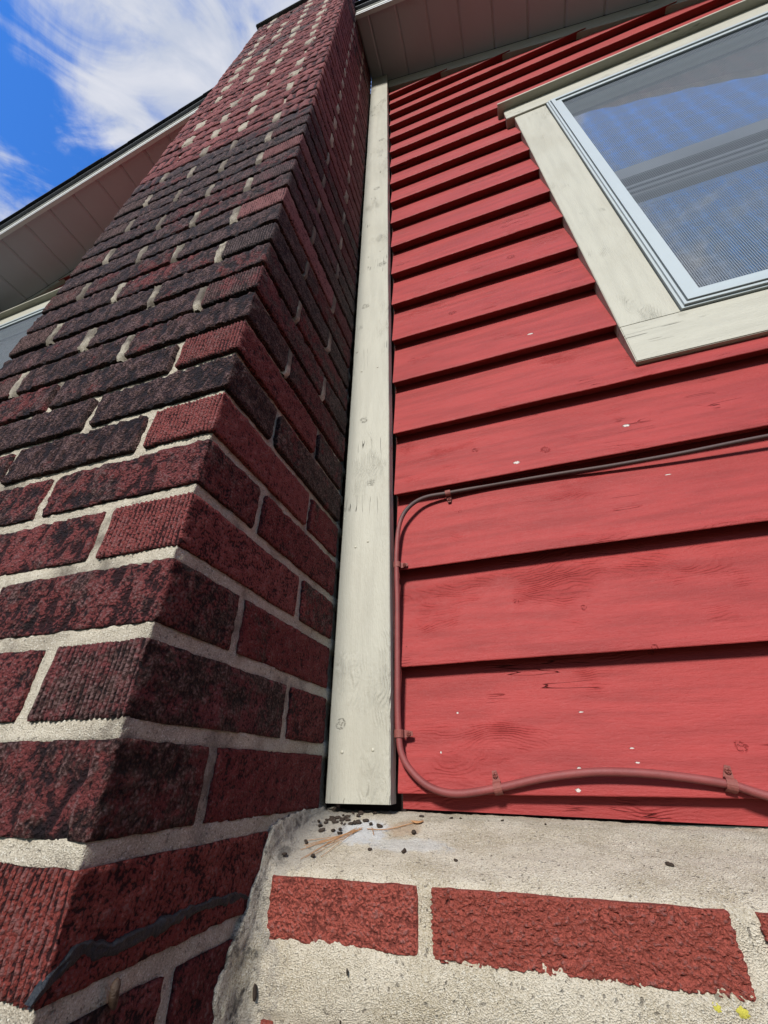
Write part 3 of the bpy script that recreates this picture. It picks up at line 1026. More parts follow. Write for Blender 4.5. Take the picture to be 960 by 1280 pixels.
# soffit, fascia and roof edge of each slope
for side in (1, -1):
    YF = -0.250
    eave = hput('rake_overhang', None)
    eave.location = HO
    if side > 0:
        gr = [0.0015] + [0.066 + 0.1335 * k for k in range(0, 20)]
    else:
        gr = sorted([-WID - 0.0015] + [-0.628 - 0.121 * k for k in range(0, 22)])
    for a, b in zip(gr[:-1], gr[1:]):
        g = 0.0035
        mb = MB()
        a2, b2 = a + g * 2.0, b - g * 2.0
        y0, y1 = YF + 0.004, 0.003
        d_ = 0.007
        pr = [(a, S(a) + d_), (a2, S(a2)), (b2, S(b2)), (b, S(b) + d_), (b, S(b) + d_ + .004), (a, S(a) + d_ + .004)]
        mb.prism(pr, 'y', y0, y1)
        put('soffit_panel', mb.mesh('soffit_panel', M_SOFFIT), eave)
    xa, xb = (0.002, 2.75) if side > 0 else (-3.45, -WID - 0.002)
    def slab(mb, y0, y1, dz0, dz1, xa=xa, xb=xb):
        mb.hexa([(xa, y0, S(xa) + dz0), (xb, y0, S(xb) + dz0), (xb, y1, S(xb) + dz0), (xa, y1, S(xa) + dz0),
                 (xa, y0, S(xa) + dz1), (xb, y0, S(xb) + dz1), (xb, y1, S(xb) + dz1), (xa, y1, S(xa) + dz1)])
    mb = MB()
    slab(mb, YF - 0.0035, YF + 0.012, -0.016, -0.002)
    slab(mb, YF, YF + 0.006, -0.002, 0.034)
    slab(mb, YF - 0.002, YF + 0.006, 0.034, 0.040)
    slab(mb, YF, YF + 0.006, 0.040, 0.088)
    slab(mb, YF - 0.004, YF + 0.006, 0.088, 0.096)
    put('fascia', mb.mesh('fascia', M_WHITE), eave)
    mb = MB()
    slab(mb, YF - 0.016, YF + 0.05, 0.099, 0.108)
    put('drip_edge', mb.mesh('drip_edge', M_CAP), eave)
    mb = MB()
    mb.hexa([(xa, YF - .01, S(xa) + .110), (xb, YF - .01, S(xb) + .110), (xb, 3.2, S(xb) + .110), (xa, 3.2, S(xa) + .110),
             (xa, YF - .01, S(xa) + .118), (xb, YF - .01, S(xb) + .118), (xb, 3.2, S(xb) + .118), (xa, 3.2, S(xa) + .118)])
    put('roof_deck', mb.mesh('roof_deck', M_SHINGLE), eave)
    # shingles stepping along the rake, each proud of the next
    x = xa if side < 0 else xb
    k = 0
    while (x < xb - 0.02) if side < 0 else (x > xa + 0.02):
        w = 0.132
        x2 = min(x + w, xb) if side < 0 else max(x - w, xa)
        p, q = (x, x2) if side < 0 else (x2, x)
        lo, hi = (p, q) if side < 0 else (q, p)      # lo = downslope end
        yy = YF - 0.025 - random.uniform(0, 0.004)
        mb = MB()
        zt = lambda xx: S(xx) + (0.126 if xx == lo else 0.120)
        mb.hexa([(p, yy, zt(p)), (q, yy, zt(q)), (q, 0.3, zt(q)), (p, 0.3, zt(p)),
                 (p, yy, zt(p) + .009), (q, yy, zt(q) + .009), (q, 0.3, zt(q) + .009), (p, 0.3, zt(p) + .009)])
        put('shingle', mb.mesh('shingle', M_SHINGLE), eave)
        x = x2
        k += 1

# ------------------------------------------------------------------ windows
def window(x0, x1, lab):
    z0, z1 = WZ0, WZ1
    w = hput('window', None, label=lab)
    w.location = HO
    def part(name, mb, m, sm=False, **kw):
        return put(name, mb.mesh(name, m, sm), w, **kw)
    yc = -0.0045
    for (a, b, nm) in ((x0 - 0.1015, x0 - 0.0005, 'l'), (x1 + 0.0005, x1 + 0.104, 'r')):
        part('casing_board', warped_board(a, b, yc, 0.020, z0 - 0.0004, z1 - 0.001, 11 if nm == 'l' else 12, 0.0007), M_TRIM)
    mb = MB(); mb.bbox(x0 - 0.1018, x1 + 0.1018, yc - 0.0006, 0.020, z0 - 0.100, z0 - 0.0014, 0.0014)
    part('casing_board', mb, M_CASING)
    mb = MB(); mb.bbox(x0 - 0.127, x1 + 0.127, -0.0095, 0.020, z1 + 0.0006, z1 + 0.0785, 0.0014)
    part('head_casing', mb, M_CASING)
    mb = MB()
    mb.prism([(-0.034, z1 + 0.0795), (0.015, z1 + 0.0795), (0.015, z1 + 0.098), (-0.034, z1 + 0.087)], 'x', x0 - 0.1445, x1 + 0.1445)
    part('drip_cap', mb, M_CASING)
    # vinyl frame with its stepped ridges: picture-frame ring from nested rectangles
    def ring(a0, a1, yb, yt):
        """ring between insets a0..a1, from y=yt (front) back to yb"""
        mb = MB()
        o0, o1, o2, o3 = x0 + a0, x1 - a0, z0 + a0, z1 - a0
        i0, i1, i2, i3 = x0 + a1, x1 - a1, z0 + a1, z1 - a1
        O = [(o0, o2), (o1, o2), (o1, o3), (o0, o3)]
        I = [(i0, i2), (i1, i2), (i1, i3), (i0, i3)]
        for k in range(4):
            a, b, c, d = O[k], O[(k + 1) % 4], I[(k + 1) % 4], I[k]
            mb.hexa([(a[0], yt, a[1]), (b[0], yt, b[1]), (c[0], yt, c[1]), (d[0], yt, d[1]),
                     (a[0], yb, a[1]), (b[0], yb, b[1]), (c[0], yb, c[1]), (d[0], yb, d[1])])
        return mb
    fb = MB()
    for (a0, a1, yb, yt) in ((0.001, 0.0055, 0.02, -0.009), (0.0055, 0.0105, 0.02, -0.0135), (0.0125, 0.024, 0.02, -0.0165), (0.0105, 0.0125, 0.02, -0.010), (0.024, 0.0258, 0.02, -0.011)):
        r_ = ring(a0, a1, yb, yt)
        fb.add(r_.v, r_.f)
    part('frame', fb, M_VINYL)
    part('screen_frame', ring(0.0262, 0.040, 0.002, -0.0125), M_VINYL)
    part('screen_gasket', ring(0.040, 0.0425, -0.002, -0.0085), M_RAIL)
    mb = MB()
    mb.add([(x0 + .041, -0.0062, z0 + .041), (x1 - .041, -0.0062, z0 + .041), (x1 - .041, -0.0062, z1 - .041), (x0 + .041, -0.0062, z1 - .041)], [(0, 1, 2, 3)])
    part('insect_screen', mb, M_SCREEN)
    # sashes
    zm = 1.29
    mb = MB()
    mb.bbox(x0 + .042, x1 - .042, 0.004, 0.030, zm + .003, zm + .046, 0.002)
    mb.bbox(x0 + .042, x1 - .042, 0.010, 0.030, zm + .046, zm + .070, 0.002)
    part('upper_sash_rail', mb, M_RAIL)
    mb = MB()
    mb.bbox(x0 + .042, x1 - .042, 0.020, 0.050, zm - .060, zm - .002, 0.002)
    mb.bbox(x0 + .042, x1 - .042, 0.014, 0.020, zm - .050, zm - .044, 0.001)
    mb.bbox(x0 + .042, x1 - .042, 0.014, 0.020, zm - .026, zm - .018, 0.001)
    part('lower_sash_rail', mb, M_RAIL)
    def pane(y, za, zb):
        mb = MB()
        mb.box(x0 + .04, x1 - .04, y, y + 0.004, za, zb)
        part('pane', mb, M_GLASS)
    pane(0.016, zm + .06, z1 - 0.038)
    pane(0.030, z0 + 0.038, zm - .05)
    mb = MB()
    for (a, b) in ((x0 + .0405, x0 + .046), (x1 - .046, x1 - .0405)):
        mb.box(a, b, 0.003, 0.05, z0 + .02, z1 - .02)
    mb.box(x0 + .047, x1 - .047, 0.005, 0.05, z0 + .026, z0 + .047)
    mb.box(x0 + .047, x1 - .047, 0.003, 0.03, z1 - .050, z1 - .041)
    part('sash_stile', mb, M_VINYL)
    # the room seen behind, and the valance of a shade
    mb = MB()
    ya, yb_ = 0.125, 1.6
    xa, xb, za, zb = x0 - .3, x1 + .3, z0 - .4, z1 + .15
    v = [(xa, ya, za), (xb, ya, za), (xb, yb_, za), (xa, yb_, za), (xa, ya, zb), (xb, ya, zb), (xb, yb_, zb), (xa, yb_, zb)]
    mb.add(v, [(0, 1, 2, 3), (4, 7, 6, 5), (1, 5, 6, 2), (2, 6, 7, 3), (3, 7, 4, 0)])
    part('room_lining', mb, M_ROOM)
    return w

window(WX0, WX1, 'white framed window with insect screen right of the chimney')
window(LX0, LX1, 'window mostly hidden behind the left side of the chimney')


def curtain(x0, x1, z0, z1, name, lab, cat, m, amp=0.014, yb=0.075, wav=0.062):
    xs = axis_pts(x0, x1, 0.006)
    zs = axis_pts(z0, z1, 0.05)
    V = np.array([(x, yb, z) for z in zs for x in xs])
    V[:, 1] += amp * np.sin(V[:, 0] * 2 * math.pi / wav + 1.5 * fbm(V, 4, 2, 3)) + 0.006 * fbm(V, 12, 3, 6)
    n = len(xs)
    f = [(j * n + i, j * n + i + 1, (j + 1) * n + i + 1, (j + 1) * n + i) for j in range(len(zs) - 1) for i in range(n - 1)]
    V[:, 2] -= z0
    put(name, make_mesh(name, V, f, m, True), None, (0, 0, z0), label=lab, cat=cat)

curtain(WX0 + .12, WX1 - .05, WZ0 + .03, 1.16, 'curtain', 'pale gathered curtain behind the lower glass of the right window', 'curtain', M_CURTAIN)
curtain(WX0 + .03, WX1 - .03, 1.135, 1.235, 'valance', 'short pale grey valance just under the dark sash rail, right window', 'valance', M_BLIND, 0.004, 0.058, 0.35)

# ------------------------------------------------------------------ foundation wall with its mortar ledge
fnd = empty('foundation_wall', (1.2, -0.05, GZ), label='rough mortared brick foundation ledge below the red siding', cat='wall')
FO = Vector((-1.2, 0.05, -GZ))
YW = -0.140


def ledge_mesh():
    xs = np.array(axis_pts(-0.004, 0.72, 0.0022) + axis_pts(0.72, 2.6, 0.03)[1:])
    prof = [(0.022, -0.0045), (0.0, -0.0050), (-0.010, -0.0055), (-0.03, -0.0085), (-0.06, -0.0170), (-0.09, -0.0260), (-0.118, -0.0350), (-0.130, -0.0400),
            (-0.1365, -0.0450), (-0.1385, -0.052), (YW + .0015, -0.070), (YW - .0005, -0.080), (YW - .004, -0.092), (YW - .006, -0.110), (YW - .004, -0.126),
            (YW + .0008, -0.140), (YW + .0015, -0.20), (YW, -0.34), (YW, GZ - 0.05)]
    pr = spline([(0, a, b) for a, b in prof], 0.0022)[:, 1:]
    keep = [0]
    for i in range(1, len(pr)):
        lim = 0.0022 if pr[i][1] > -0.22 else 0.02
        if np.linalg.norm(pr[i] - pr[keep[-1]]) >= lim:
            keep.append(i)
    pr = pr[keep]
    t = np.gradient(pr, axis=0)
    t /= np.linalg.norm(t, axis=1)[:, None]
    nrm = np.stack([-t[:, 1] * -1, t[:, 0] * -1], 1)   # outward (towards -y / +z)
    nrm = np.stack([t[:, 1], -t[:, 0]], 1)
    r, n = len(pr), len(xs)
    P = np.zeros((r, n, 3))
    P[:, :, 0] = xs[None]
    P[:, :, 1] = pr[:, 0][:, None]
    P[:, :, 2] = pr[:, 1][:, None]
    Nn_ = np.zeros((r, n, 3))
    Nn_[:, :, 1] = nrm[:, 0][:, None]
    Nn_[:, :, 2] = nrm[:, 1][:, None]
    P = P.reshape(-1, 3)
    Nn_ = Nn_.reshape(-1, 3)
    h = 0.0019 * fbm(P, 28, 3, 70) + 0.0011 * fbm(P, 120, 3, 71) + 0.0007 * fbm(P, 420, 2, 72)
    # the wash rises in a fillet against the chimney
    fil = (1 - smooth(P[:, 0], 0.0, 0.018)) * 0.002 * (1 + 0.8 * fbm(P, 60, 3, 75))
    h = h + fil
    # gentle dip along the ledge to the right
    P[:, 2] -= 0.0065 * smooth(P[:, 0], 0.05, 0.5) * smooth(P[:, 1], -0.11, -0.05)
    P = P + Nn_ * h[:, None]
    f = [(j * n + i, (j + 1) * n + i, (j + 1) * n + i + 1, j * n + i + 1) for j in range(r - 1) for i in range(n - 1)]
    me = make_mesh('mortar', P, f, M_LEDGE, True)
    return me


put('mortar', ledge_mesh(), fnd, FO, kind='stuff')


def smear_mesh():
    """mortar slopped up against the chimney side where the two walls meet"""
    prof = [(-0.012, -0.0060), (-0.03, -0.0090), (-0.06, -0.0175), (-0.09, -0.0265), (-0.118, -0.0355), (-0.130, -0.0405), (-0.138, -0.050),
            (-0.1405, -0.070), (-0.144, -0.092), (-0.145, -0.115), (-0.142, -0.140), (-0.140, -0.20), (-0.140, -0.30)]
    pr = spline([(0, a, b) for a, b in prof], 0.0016)[:, 1:]
    t = np.gradient(pr, axis=0)
    t /= np.linalg.norm(t, axis=1)[:, None]
    nrm = np.stack([t[:, 1], -t[:, 0]], 1)
    na = 24
    src = np.array([p_[0] for p_ in prof])
    tgt = np.array([(-0.016, 0.001), (-0.042, 0.000), (-0.078, -0.001), (-0.106, -0.004), (-0.129, -0.009), (-0.138, -0.022), (-0.148, -0.040),
                    (-0.162, -0.068), (-0.179, -0.088), (-0.190, -0.115), (-0.195, -0.140), (-0.198, -0.20), (-0.20, -0.30)])
    zs_ = np.array([p_[1] for p_ in prof])
    V = []
    for i in range(len(pr)):
        y, z = pr[i]
        ty = np.interp(-z, -zs_, tgt[:, 0])
        tz = np.interp(-z, -zs_, tgt[:, 1])
        for j in range(na):
            a = j / (na - 1)
            th = a * math.pi / 2
            c_ = 1 - math.cos(th)
            V.append((0.018 * (1 - math.sin(th)), y + (ty - y) * c_, z + (tz - z) * c_, i, a, y, z, ty - y, tz - z))
    V = np.array(V)
    P = V[:, :3].copy()
    B0 = np.stack([P[:, 0], V[:, 5], V[:, 6]], 1)
    lh = 0.0019 * fbm(B0, 28, 3, 70) + 0.0011 * fbm(B0, 120, 3, 71) + 0.0007 * fbm(B0, 420, 2, 72)
    N2 = nrm[V[:, 3].astype(int)]
    a = V[:, 4]
    rag = fbm(P, 75, 4, 90) * 0.8 + fbm(P, 240, 3, 91) * 0.5
    k = lh * (1 - a) - 0.0016 * (a < 0.02)
    P[:, 1] += N2[:, 0] * k + V[:, 7] * a ** 2 * 0.22 * rag
    P[:, 2] += N2[:, 1] * k + V[:, 8] * a ** 2 * 0.15 * rag + 0.0028 * a ** 2 * rag
    P[:, 0] += (0.0016 * fbm(P, 100, 4, 92) + 0.0008 * fbm(P, 330, 3, 93)) * np.sin(a * math.pi) + 0.0022 * smooth(a, 0.5, 0.8)
    P[:, 0] = np.where(a > 0.97, -0.004, P[:, 0])
    f = [(i * na + j, (i + 1) * na + j, (i + 1) * na + j + 1, i * na + j + 1) for i in range(len(pr) - 1) for j in range(na - 1)]
    return make_mesh('mortar_smear', P, f, M_LEDGE, True)


put('mortar_smear', smear_mesh(), fnd, FO)
FBR = [  # x0, x1, z0, z1 of each foundation brick face
    (0.011, 0.150, -0.0865, -0.0450, 'sand', 'flake'), (0.162, 0.3735, -0.0870, -0.0450, 'flake', 'x'), (0.3905, 0.598, -0.0865, -0.0455, 'flake', 'x'),
    (-0.002, 0.028, -0.185, -0.1335, 'sand', 'x'), (0.043, 0.250, -0.186, -0.1335, 'flake', 'x'), (0.264, 0.471, -0.186, -0.134, 'flake', 'x'),
    (0.485, 0.692, -0.186, -0.134, 'flake', 'x'), (0.612, 0.819, -0.0865, -0.0455, 'flake', 'x')]
for k, (xa, xb, za, zb, kind, _) in enumerate(FBR):
    lx = xb - xa
    me = brick_mesh('brick', lx, LH, 0.0013 if k < 3 else 0.0030, 0.0013 if k < 3 else 0.0030, kind, 'sand', False, 41 + k * 3)
    for v in me.vertices:
        v.co.z *= (zb - za) / HB
    b = 1.0 if k != 3 else 0.8
    place_brick(me, (xa + xb) / 2, YW + LH / 2 - (0.0026 if k in (0, 1) else 0.0022), (za + zb) / 2, (0.275 * b, 0.066 * b, 0.048 * b, 0.0 if k else 0.05), 0, fnd, FO)
for row in range(3, 9):
    zb = -0.1335 - (row - 2) * 0.0815
    x = 0.004 if row % 2 else -0.1
    while x < 2.4:
        xa, xb = max(x, 0.0), x + 0.207
        if xb - xa > 0.03:
            me = pool.setdefault(('f', round(xb - xa, 3)), brick_mesh('brick', xb - xa, LH, 0.012, 0.012, 'sand', 'sand', False, 9))
            place_brick(me, (xa + xb) / 2, YW + LH / 2 - 0.002, zb - HB / 2, (0.26, 0.05, 0.04, 0.02), 0, fnd, FO)
        x += 0.221

# ------------------------------------------------------------------ cable and its clips
CAB = [(1.30, 0.010, 0.440), (1.0, 0.000, 0.438), (0.80, -0.001, 0.441), (0.651, 0.002, 0.444), (0.541, 0.007, 0.4445), (0.450, 0.011, 0.4475), (0.373, 0.0135, 0.4515), (0.297, 0.0145, 0.4535), (0.244, 0.0140, 0.4535), (0.188, 0.0105, 0.4510), (0.146, 0.004, 0.4455), (0.119, -0.004, 0.4250), (0.1035, -0.007, 0.393), (0.0985, -0.010, 0.340), (0.0975, -0.008, 0.300), (0.0972, -0.006, 0.258), (0.0962, -0.006, 0.176),
       (0.0955, -0.006, 0.114), (0.0965, -0.006, 0.078), (0.1005, -0.007, 0.055), (0.1135, -0.007, 0.0365), (0.135, -0.007, 0.0215), (0.166, -0.007, 0.0155),
       (0.214, -0.006, 0.0215), (0.266, -0.008, 0.0315), (0.317, -0.010, 0.0370), (0.363, -0.010, 0.0365), (0.406, -0.008, 0.0325), (0.444, -0.006, 0.0265), (0.468, -0.007, 0.0185), (0.52, -0.010, 0.004), (0.60, -0.014, -0.006), (0.8, -0.016, -0.012)]
pts = spline(CAB, 0.004)
bx = pts[0]
def crad(t):
    return 0.78 + 0.22 * min(1, max(0, (t - 0.4) * 4))
v, f = tube(pts, 0.0042, 14, True, crad)
cable = put('cable', make_mesh('cable', np.array(v), f, M_CABLE, True), None, (0, 0, 0), label='red painted cable clipped across and down the red siding beside the trim', cat='cable')


def clip(x, z, y, ang, tab, rc=0.0047, mdir=1):
    """strap bent over the cable with a screwed tab; ang = direction of the cable in the wall plane"""
    ca, sa = math.cos(ang), math.sin(ang)
    def W_(u, w, h):           # u along cable, w across it, h out of the wall
        return (x + u * ca - w * sa, y - h, z + u * sa + w * ca)
    prof = []
    hw = 0.0046
    r0 = rc + 0.0006
    base = -0.0055
    prof.append((-r0 - 0.0008, base))
    for k in range(9):
        t = math.pi - math.pi * k / 8
        prof.append((r0 * math.cos(t), r0 * math.sin(t) * 0.95))
    prof.append((r0 + 0.0004, base + 0.001))
    prof.append((r0 + 0.0120, base + 0.001))
    th = 0.0010
    mb = MB()
    vs = []
    for u in (-hw, -hw * 0.5, 0, hw * 0.5, hw):
        for k, (w, h) in enumerate(prof):
            ta = (prof[min(k + 1, len(prof) - 1)][0] - prof[max(k - 1, 0)][0], prof[min(k + 1, len(prof) - 1)][1] - prof[max(k - 1, 0)][1])
            l = math.hypot(*ta) or 1
            n = (-ta[1] / l, ta[0] / l)
            shrink = 1.0
            if k >= len(prof) - 1:
                shrink = 0.55 if abs(u) > hw * 0.6 else 1.0
            vs.append(W_(u * shrink, (w + n[0] * th) * tab, h + n[1] * th))
            vs.append(W_(u * shrink, w * tab, h))
    m_ = len(prof) * 2
    fs = []
    for a in range(4):
        for k in range(len(prof) - 1):
            p, q = a * m_ + k * 2, (a + 1) * m_ + k * 2
            fs.append((p, p + 2, q + 2, q))
            fs.append((p + 1, q + 1, q + 3, p + 3))
    for a in (0, 4):
        for k in range(len(prof) - 1):
            p = a * m_ + k * 2
            fs.append((p, p + 1, p + 3, p + 2))
    e_ = (len(prof) - 1) * 2
    for a in range(4):
        fs.append((a * m_ + e_, a * m_ + e_ + 1, (a + 1) * m_ + e_ + 1, (a + 1) * m_ + e_))
    mb.add(vs, fs)
    cl = put('cable_clip', mb.mesh('cable_clip', M_CABLE2), cable)
    # screw: domed head with a cross slot
    cw, ch = (r0 + 0.0070), base + 0.0022
    sb = MB()
    seg, rr = 16, 0.0032
    vs = []
    for (q, h) in ((1.0, 0.0), (0.95, 0.0012), (0.75, 0.0021), (0.45, 0.0027)):
        for k in range(seg):
            t = 2 * math.pi * k / seg
            slot = 0.0012 if (q < 0.9 and k % 4 == 0) else 0
            vs.append(W_(rr * q * math.cos(t), (cw + rr * q * math.sin(t)) * tab, ch + h - slot))
    vs.append(W_(0, cw * tab, ch + 0.0008))
    fs = [(s_ * seg + k, s_ * seg + (k + 1) % seg, (s_ + 1) * seg + (k + 1) % seg, (s_ + 1) * seg + k) for s_ in range(3) for k in range(seg)]
    fs += [(3 * seg + k, 3 * seg + (k + 1) % seg, 4 * seg) for k in range(seg)]
    sb.add(vs, fs)
    put('screw', sb.mesh('screw', M_CABLE2), cl)


clip(0.2140, 0.0215, -0.0056, math.radians(8), 1)
clip(0.4440, 0.0265, -0.0056, math.radians(-14), 1)
clip(0.0966, 0.0790, -0.0056, math.radians(90), -1)
clip(0.0980, 0.3180, -0.0075, math.radians(90), -1, 0.0042)
clip(0.1880, 0.4510, 0.0105, math.radians(3), -1, 0.0040)

# ------------------------------------------------------------------ tar smear along the chimney side
tp = [(-0.3490, -0.0655), (-0.3440, -0.0610), (-0.3370, -0.0560), (-0.3280, -0.0505), (-0.3180, -0.0520), (-0.3050, -0.0560), (-0.2910, -0.0548), (-0.2620, -0.0535),
      (-0.2330, -0.0520), (-0.2000, -0.0530), (-0.1700, -0.0560), (-0.1600, -0.0580)]
tpts = spline([(0.0, a, b) for a, b in tp], 0.0012)
tn = np.gradient(tpts, axis=0)
tn /= np.linalg.norm(tn, axis=1)[:, None]
ac = np.linspace(-1, 1, 17)
ns, na = len(tpts), len(ac)
cen = np.repeat(tpts, na, axis=0)
u = np.tile(ac, ns)
tt = np.repeat(tn, na, axis=0)
lowf = fbm(cen, 45, 3, 80)
half = 0.0050 * (1 + 0.6 * lowf) * (1 + 0.6 * fbm(cen + 3, 170, 4, 85))
endt = np.repeat(np.linspace(0, 1, ns), na)
half = half * (0.25 + 0.75 * smooth(endt, 0, 0.06)) * (0.2 + 0.8 * smooth(1 - endt, 0, 0.10))
v = cen.copy()
v[:, 1] += -tt[:, 2] * u * half
v[:, 2] += tt[:, 1] * u * half
prof_ = np.clip(1 - u ** 2, 0, 1) ** 0.6
v[:, 0] = -0.0022 + prof_ * (0.0034 + 0.0022 * fbm(v, 130, 4, 83)) + 0.0010 * np.exp(-((u - 0.55) / 0.25) ** 2)
f = [(i * na + j, (i + 1) * na + j, (i + 1) * na + j + 1, i * na + j + 1) for i in range(ns - 1) for j in range(na - 1)]
# hooks round the corner on to the front face
put('tar_smear', make_mesh('tar_smear', v, f, M_TAR, True), label='wavy blue black tar smear along the low chimney brick', cat='sealant')

# ------------------------------------------------------------------ small litter
def surf_z(x, y):
    """height of the ledge wash"""
    prof = [(0.0, -0.0050), (-0.010, -0.0055), (-0.03, -0.0085), (-0.06, -0.0170), (-0.09, -0.0260), (-0.118, -0.0350), (-0.130, -0.0400), (-0.138, -0.047)]
    ysr = [-a for a, b in prof]
    zz_ = np.interp(-y, ysr, [b for a, b in prof])
    P = np.array([[x, y, zz_]])
    zz_ += 0.0019 * fbm(P, 28, 3, 70)[0] + 0.0011 * fbm(P, 120, 3, 71)[0]
    zz_ += (1 - smooth(np.array([x]), 0.0, 0.018)[0]) * 0.012
    zz_ -= 0.0065 * smooth(np.array([x]), 0.05, 0.5)[0] * smooth(np.array([y]), -0.11, -0.05)[0]
    return zz_


CAMP = np.array([0.26898, -0.58790, 0.03527])


def pellet_mesh(seed, k=1):
    bm = bmesh.new()
    bmesh.ops.create_icosphere(bm, subdivisions=3, radius=1.0)
    V = np.array([v.co[:] for v in bm.verts])
    n = fbm(V + seed * 5, 1.6, 3, seed)
    s = np.array([1.0, 0.52, 0.46]) * (1 + 0.30 * n[:, None])
    V = V * s
    V[:, 1] += 0.25 * V[:, 0] ** 2 * (1 if seed % 2 else -1)
    V[:, 2] += 0.1 * V[:, 0] ** 2
    if k == 2:
        V[:, 1] *= 1 - 0.45 * np.exp(-(V[:, 0] / 0.22) ** 2)
    for v, c in zip(bm.verts, V):
        v.co = c * 0.0031
    me = bpy.data.meshes.new('pellet')
    bm.to_mesh(me)
    bm.free()
    me.materials.append(M_PELLET)
    me.polygons.foreach_set('use_smooth', [True] * len(me.polygons))
    return me


PM = [pellet_mesh(i, 1 + i % 2) for i in range(7)]
# places on the ledge (x, y, size)
PEL = []
cl_rng = random.Random(21)
for k in range(36):
    x = cl_rng.gauss(0.036, 0.019)
    y = -0.042 + cl_rng.gauss(0, 0.018)
    x = min(max(x, 0.013), 0.08)
    y = min(max(y, -0.092), -0.012)
    PEL.append((x, y, cl_rng.uniform(0.7, 1.35), 0))
lone = [(0.0195, -0.092, 1.15, 'dark pellet left of the dry needle tuft on the ledge'),
        (0.012, -0.122, 0.95, 'dark pellet nearest the left end of the short ledge brick'),
        (0.041, -0.118, 1.2, 'dark pellet at the lower tip of the dry needle tuft'),
        (0.092, -0.098, 0.9, 'dark pellet at the lower edge of the white stain'),
        (0.086, -0.052, 1.35, 'biggest dark pellet on the white stain'),
        (0.128, -0.063, 1.5, 'curled dark pellet below the orange seed husk'),
        (0.128, -0.100, 1.15, 'dark pellet midway between the seed husk and the ledge bricks'),
        (0.126, -0.020, 0.95, 'dark pellet beside the bottom right corner of the trim board'),
        (0.160, -0.018, 0.8, 'dark speck under the leftmost bend of the cable'),
        (0.170, -0.016, 0.6, 'tiny dark speck just left of the lower clip'),
        (0.216, -0.018, 0.65, 'tiny dark speck under the lower left cable clip'),
        (0.260, -0.020, 0.7, 'tiny dark speck on the ledge right of the lower left clip'),
        (0.178, -0.106, 0.75, 'lone dark pellet above the joint between the ledge bricks'),
        (0.353, -0.098, 1.1, 'dark pellet on the ledge near the right end of the long brick')]
i = 0
for (x, y, s, lab) in PEL + lone:
    o = put('dark_pellet', PM[i % 7], None, (x, y, surf_z(x, y) + 0.0012 * s), (random.uniform(-.3, .3), random.uniform(-.3, .3), random.uniform(0, 6.28)),
            label=lab if lab else 'small dark pellet in the heap scattered beside the chimney on the ledge', cat='pellet',
            group=None if lab else 'pellets heaped on the ledge')
    o.scale = (s, s, s)
    i += 1
# on the rough mortar face below
for (x, z, s, lab) in ((0.012, -0.117, 1.6, 'long upright dark pellet stuck on the lower mortar face'),
                       (0.093, -0.098, 0.7, 'tiny dark pellet on the mortar below the short brick'),
                       (0.089, -0.126, 0.7, 'tiny dark pellet low on the mortar face')):
    o = put('dark_pellet', PM[2], None, (x, YW - 0.0085, z), (0, 1.45, 0.1), label=lab, cat='pellet')
    o.scale = (s, s * .8, s * .8)

# dry pine needle tuft
mb = MB()
for k in range(13):
    t = k / 12
    a = np.array([0.0665 + random.uniform(-.004, .004), -0.062 + random.uniform(-.004, .004), 0])
    b = np.array([0.034 + random.uniform(-.016, .016), -0.112 + random.uniform(-.014, .022), 0])
    m_ = (a + b) / 2 + np.array([random.uniform(-.004, .004), random.uniform(-.003, .003), 0])
    P3 = []
    for q in (a, m_, b):
        P3.append((q[0], q[1], surf_z(q[0], q[1]) + random.uniform(0.0005, 0.0024)))
    v, f = tube(spline(P3, 0.008), 0.00023, 5, True)
    mb.add(v, f)
o = put('needle_tuft', mb.mesh('needle_tuft', M_STRAW), label='frayed tuft of dry tan pine needles on the ledge', cat='dry needles')
for (a, m_, b, lab) in (((0.075, -0.060), (0.098, -0.055), (0.124, -0.040), 'thin dry stem leading from the tuft to the seed husk'),
                        ((0.079, -0.056), (0.084, -0.066), (0.087, -0.072), 'short reddish stem lying on the white stain')):
    P3 = [(q[0], q[1], surf_z(*q) + 0.0016) for q in (a, m_, b)]
    v, f = tube(spline(P3, 0.003), 0.0004, 6, True)
    put('dry_stem', make_mesh('dry_stem', np.array(v), f, M_STRAW, True), label=lab, cat='stem')
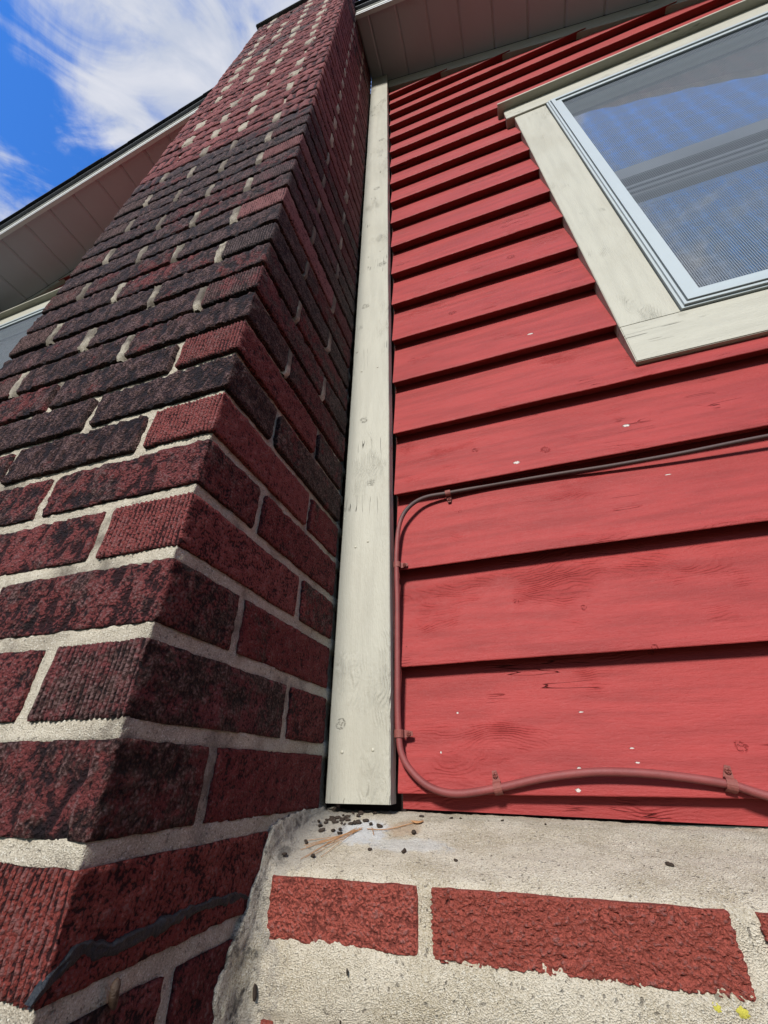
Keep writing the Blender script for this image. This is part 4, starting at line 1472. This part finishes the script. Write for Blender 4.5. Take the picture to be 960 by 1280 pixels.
# orange seed husk
bm = bmesh.new()
bmesh.ops.create_icosphere(bm, subdivisions=3, radius=1.0)
for v in bm.verts:
    n = fbm(np.array([v.co[:]]), 2.0, 3, 4)[0]
    v.co = Vector((v.co.x * 0.0072 * (1 + .3 * n), v.co.y * 0.0030 * (1 + .4 * n) + 0.9 * v.co.x ** 2 * 0.001, v.co.z * 0.0011 + 0.0012 * abs(v.co.x)))
me = bpy.data.meshes.new('seed_husk')
bm.to_mesh(me)
bm.free()
me.materials.append(M_STRAW)
put('seed_husk', me, None, (0.1265, -0.040, surf_z(0.1265, -0.04) + 0.0015), (0.1, 0, 0.1), label='flat orange seed husk right of the pellet heap', cat='husk')

# brown cocoon hanging on the chimney side
bm = bmesh.new()
bmesh.ops.create_icosphere(bm, subdivisions=4, radius=1.0)
V = np.array([v.co[:] for v in bm.verts])
n = fbm(V, 3.0, 3, 14)
for v, c, q in zip(bm.verts, V, n):
    t = (c[2] + 1) / 2
    r = 0.0029 * (0.75 + 0.45 * t) * (1 + 0.2 * q)
    v.co = Vector((c[0] * r, c[1] * r + 0.0016 * c[2] ** 2, c[2] * 0.0078 * (1 + .05 * q)))
me = bpy.data.meshes.new('cocoon')
bm.to_mesh(me)
bm.free()
me.materials.append(M_COCOON)
me.polygons.foreach_set('use_smooth', [True] * len(me.polygons))
put('cocoon', me, None, (0.0042, -0.2965, -0.0765), (0.35, 0.1, 0), label='small brown cocoon stuck under the tar smear on the chimney', cat='cocoon')

# yellow lichen under the flaky brick
for (x, z, lab) in ((0.3485, -0.0925, 'left of the two yellow lichen spots below the long flaky brick'), (0.3625, -0.0928, 'right of the two yellow lichen spots, nearest the brick corner')):
    bm = bmesh.new()
    bmesh.ops.create_icosphere(bm, subdivisions=3, radius=1.0)
    for v in bm.verts:
        q = fbm(np.array([v.co[:]]) + x * 50, 2.4, 3, 8)[0]
        v.co = Vector((v.co.x * 0.0030 * (1 + 1.1 * q), v.co.y * 0.0010, v.co.z * 0.0022 * (1 + 1.1 * q)))
    me = bpy.data.meshes.new('lichen')
    bm.to_mesh(me)
    bm.free()
    me.materials.append(M_LICHEN)
    put('lichen_spot', me, None, (x, YW - 0.0045, z), label=lab, cat='lichen')

print('TRIS', sum(sum(max(1, p.loop_total - 2) for p in o.data.polygons) for o in bpy.data.objects if o.type == 'MESH'))
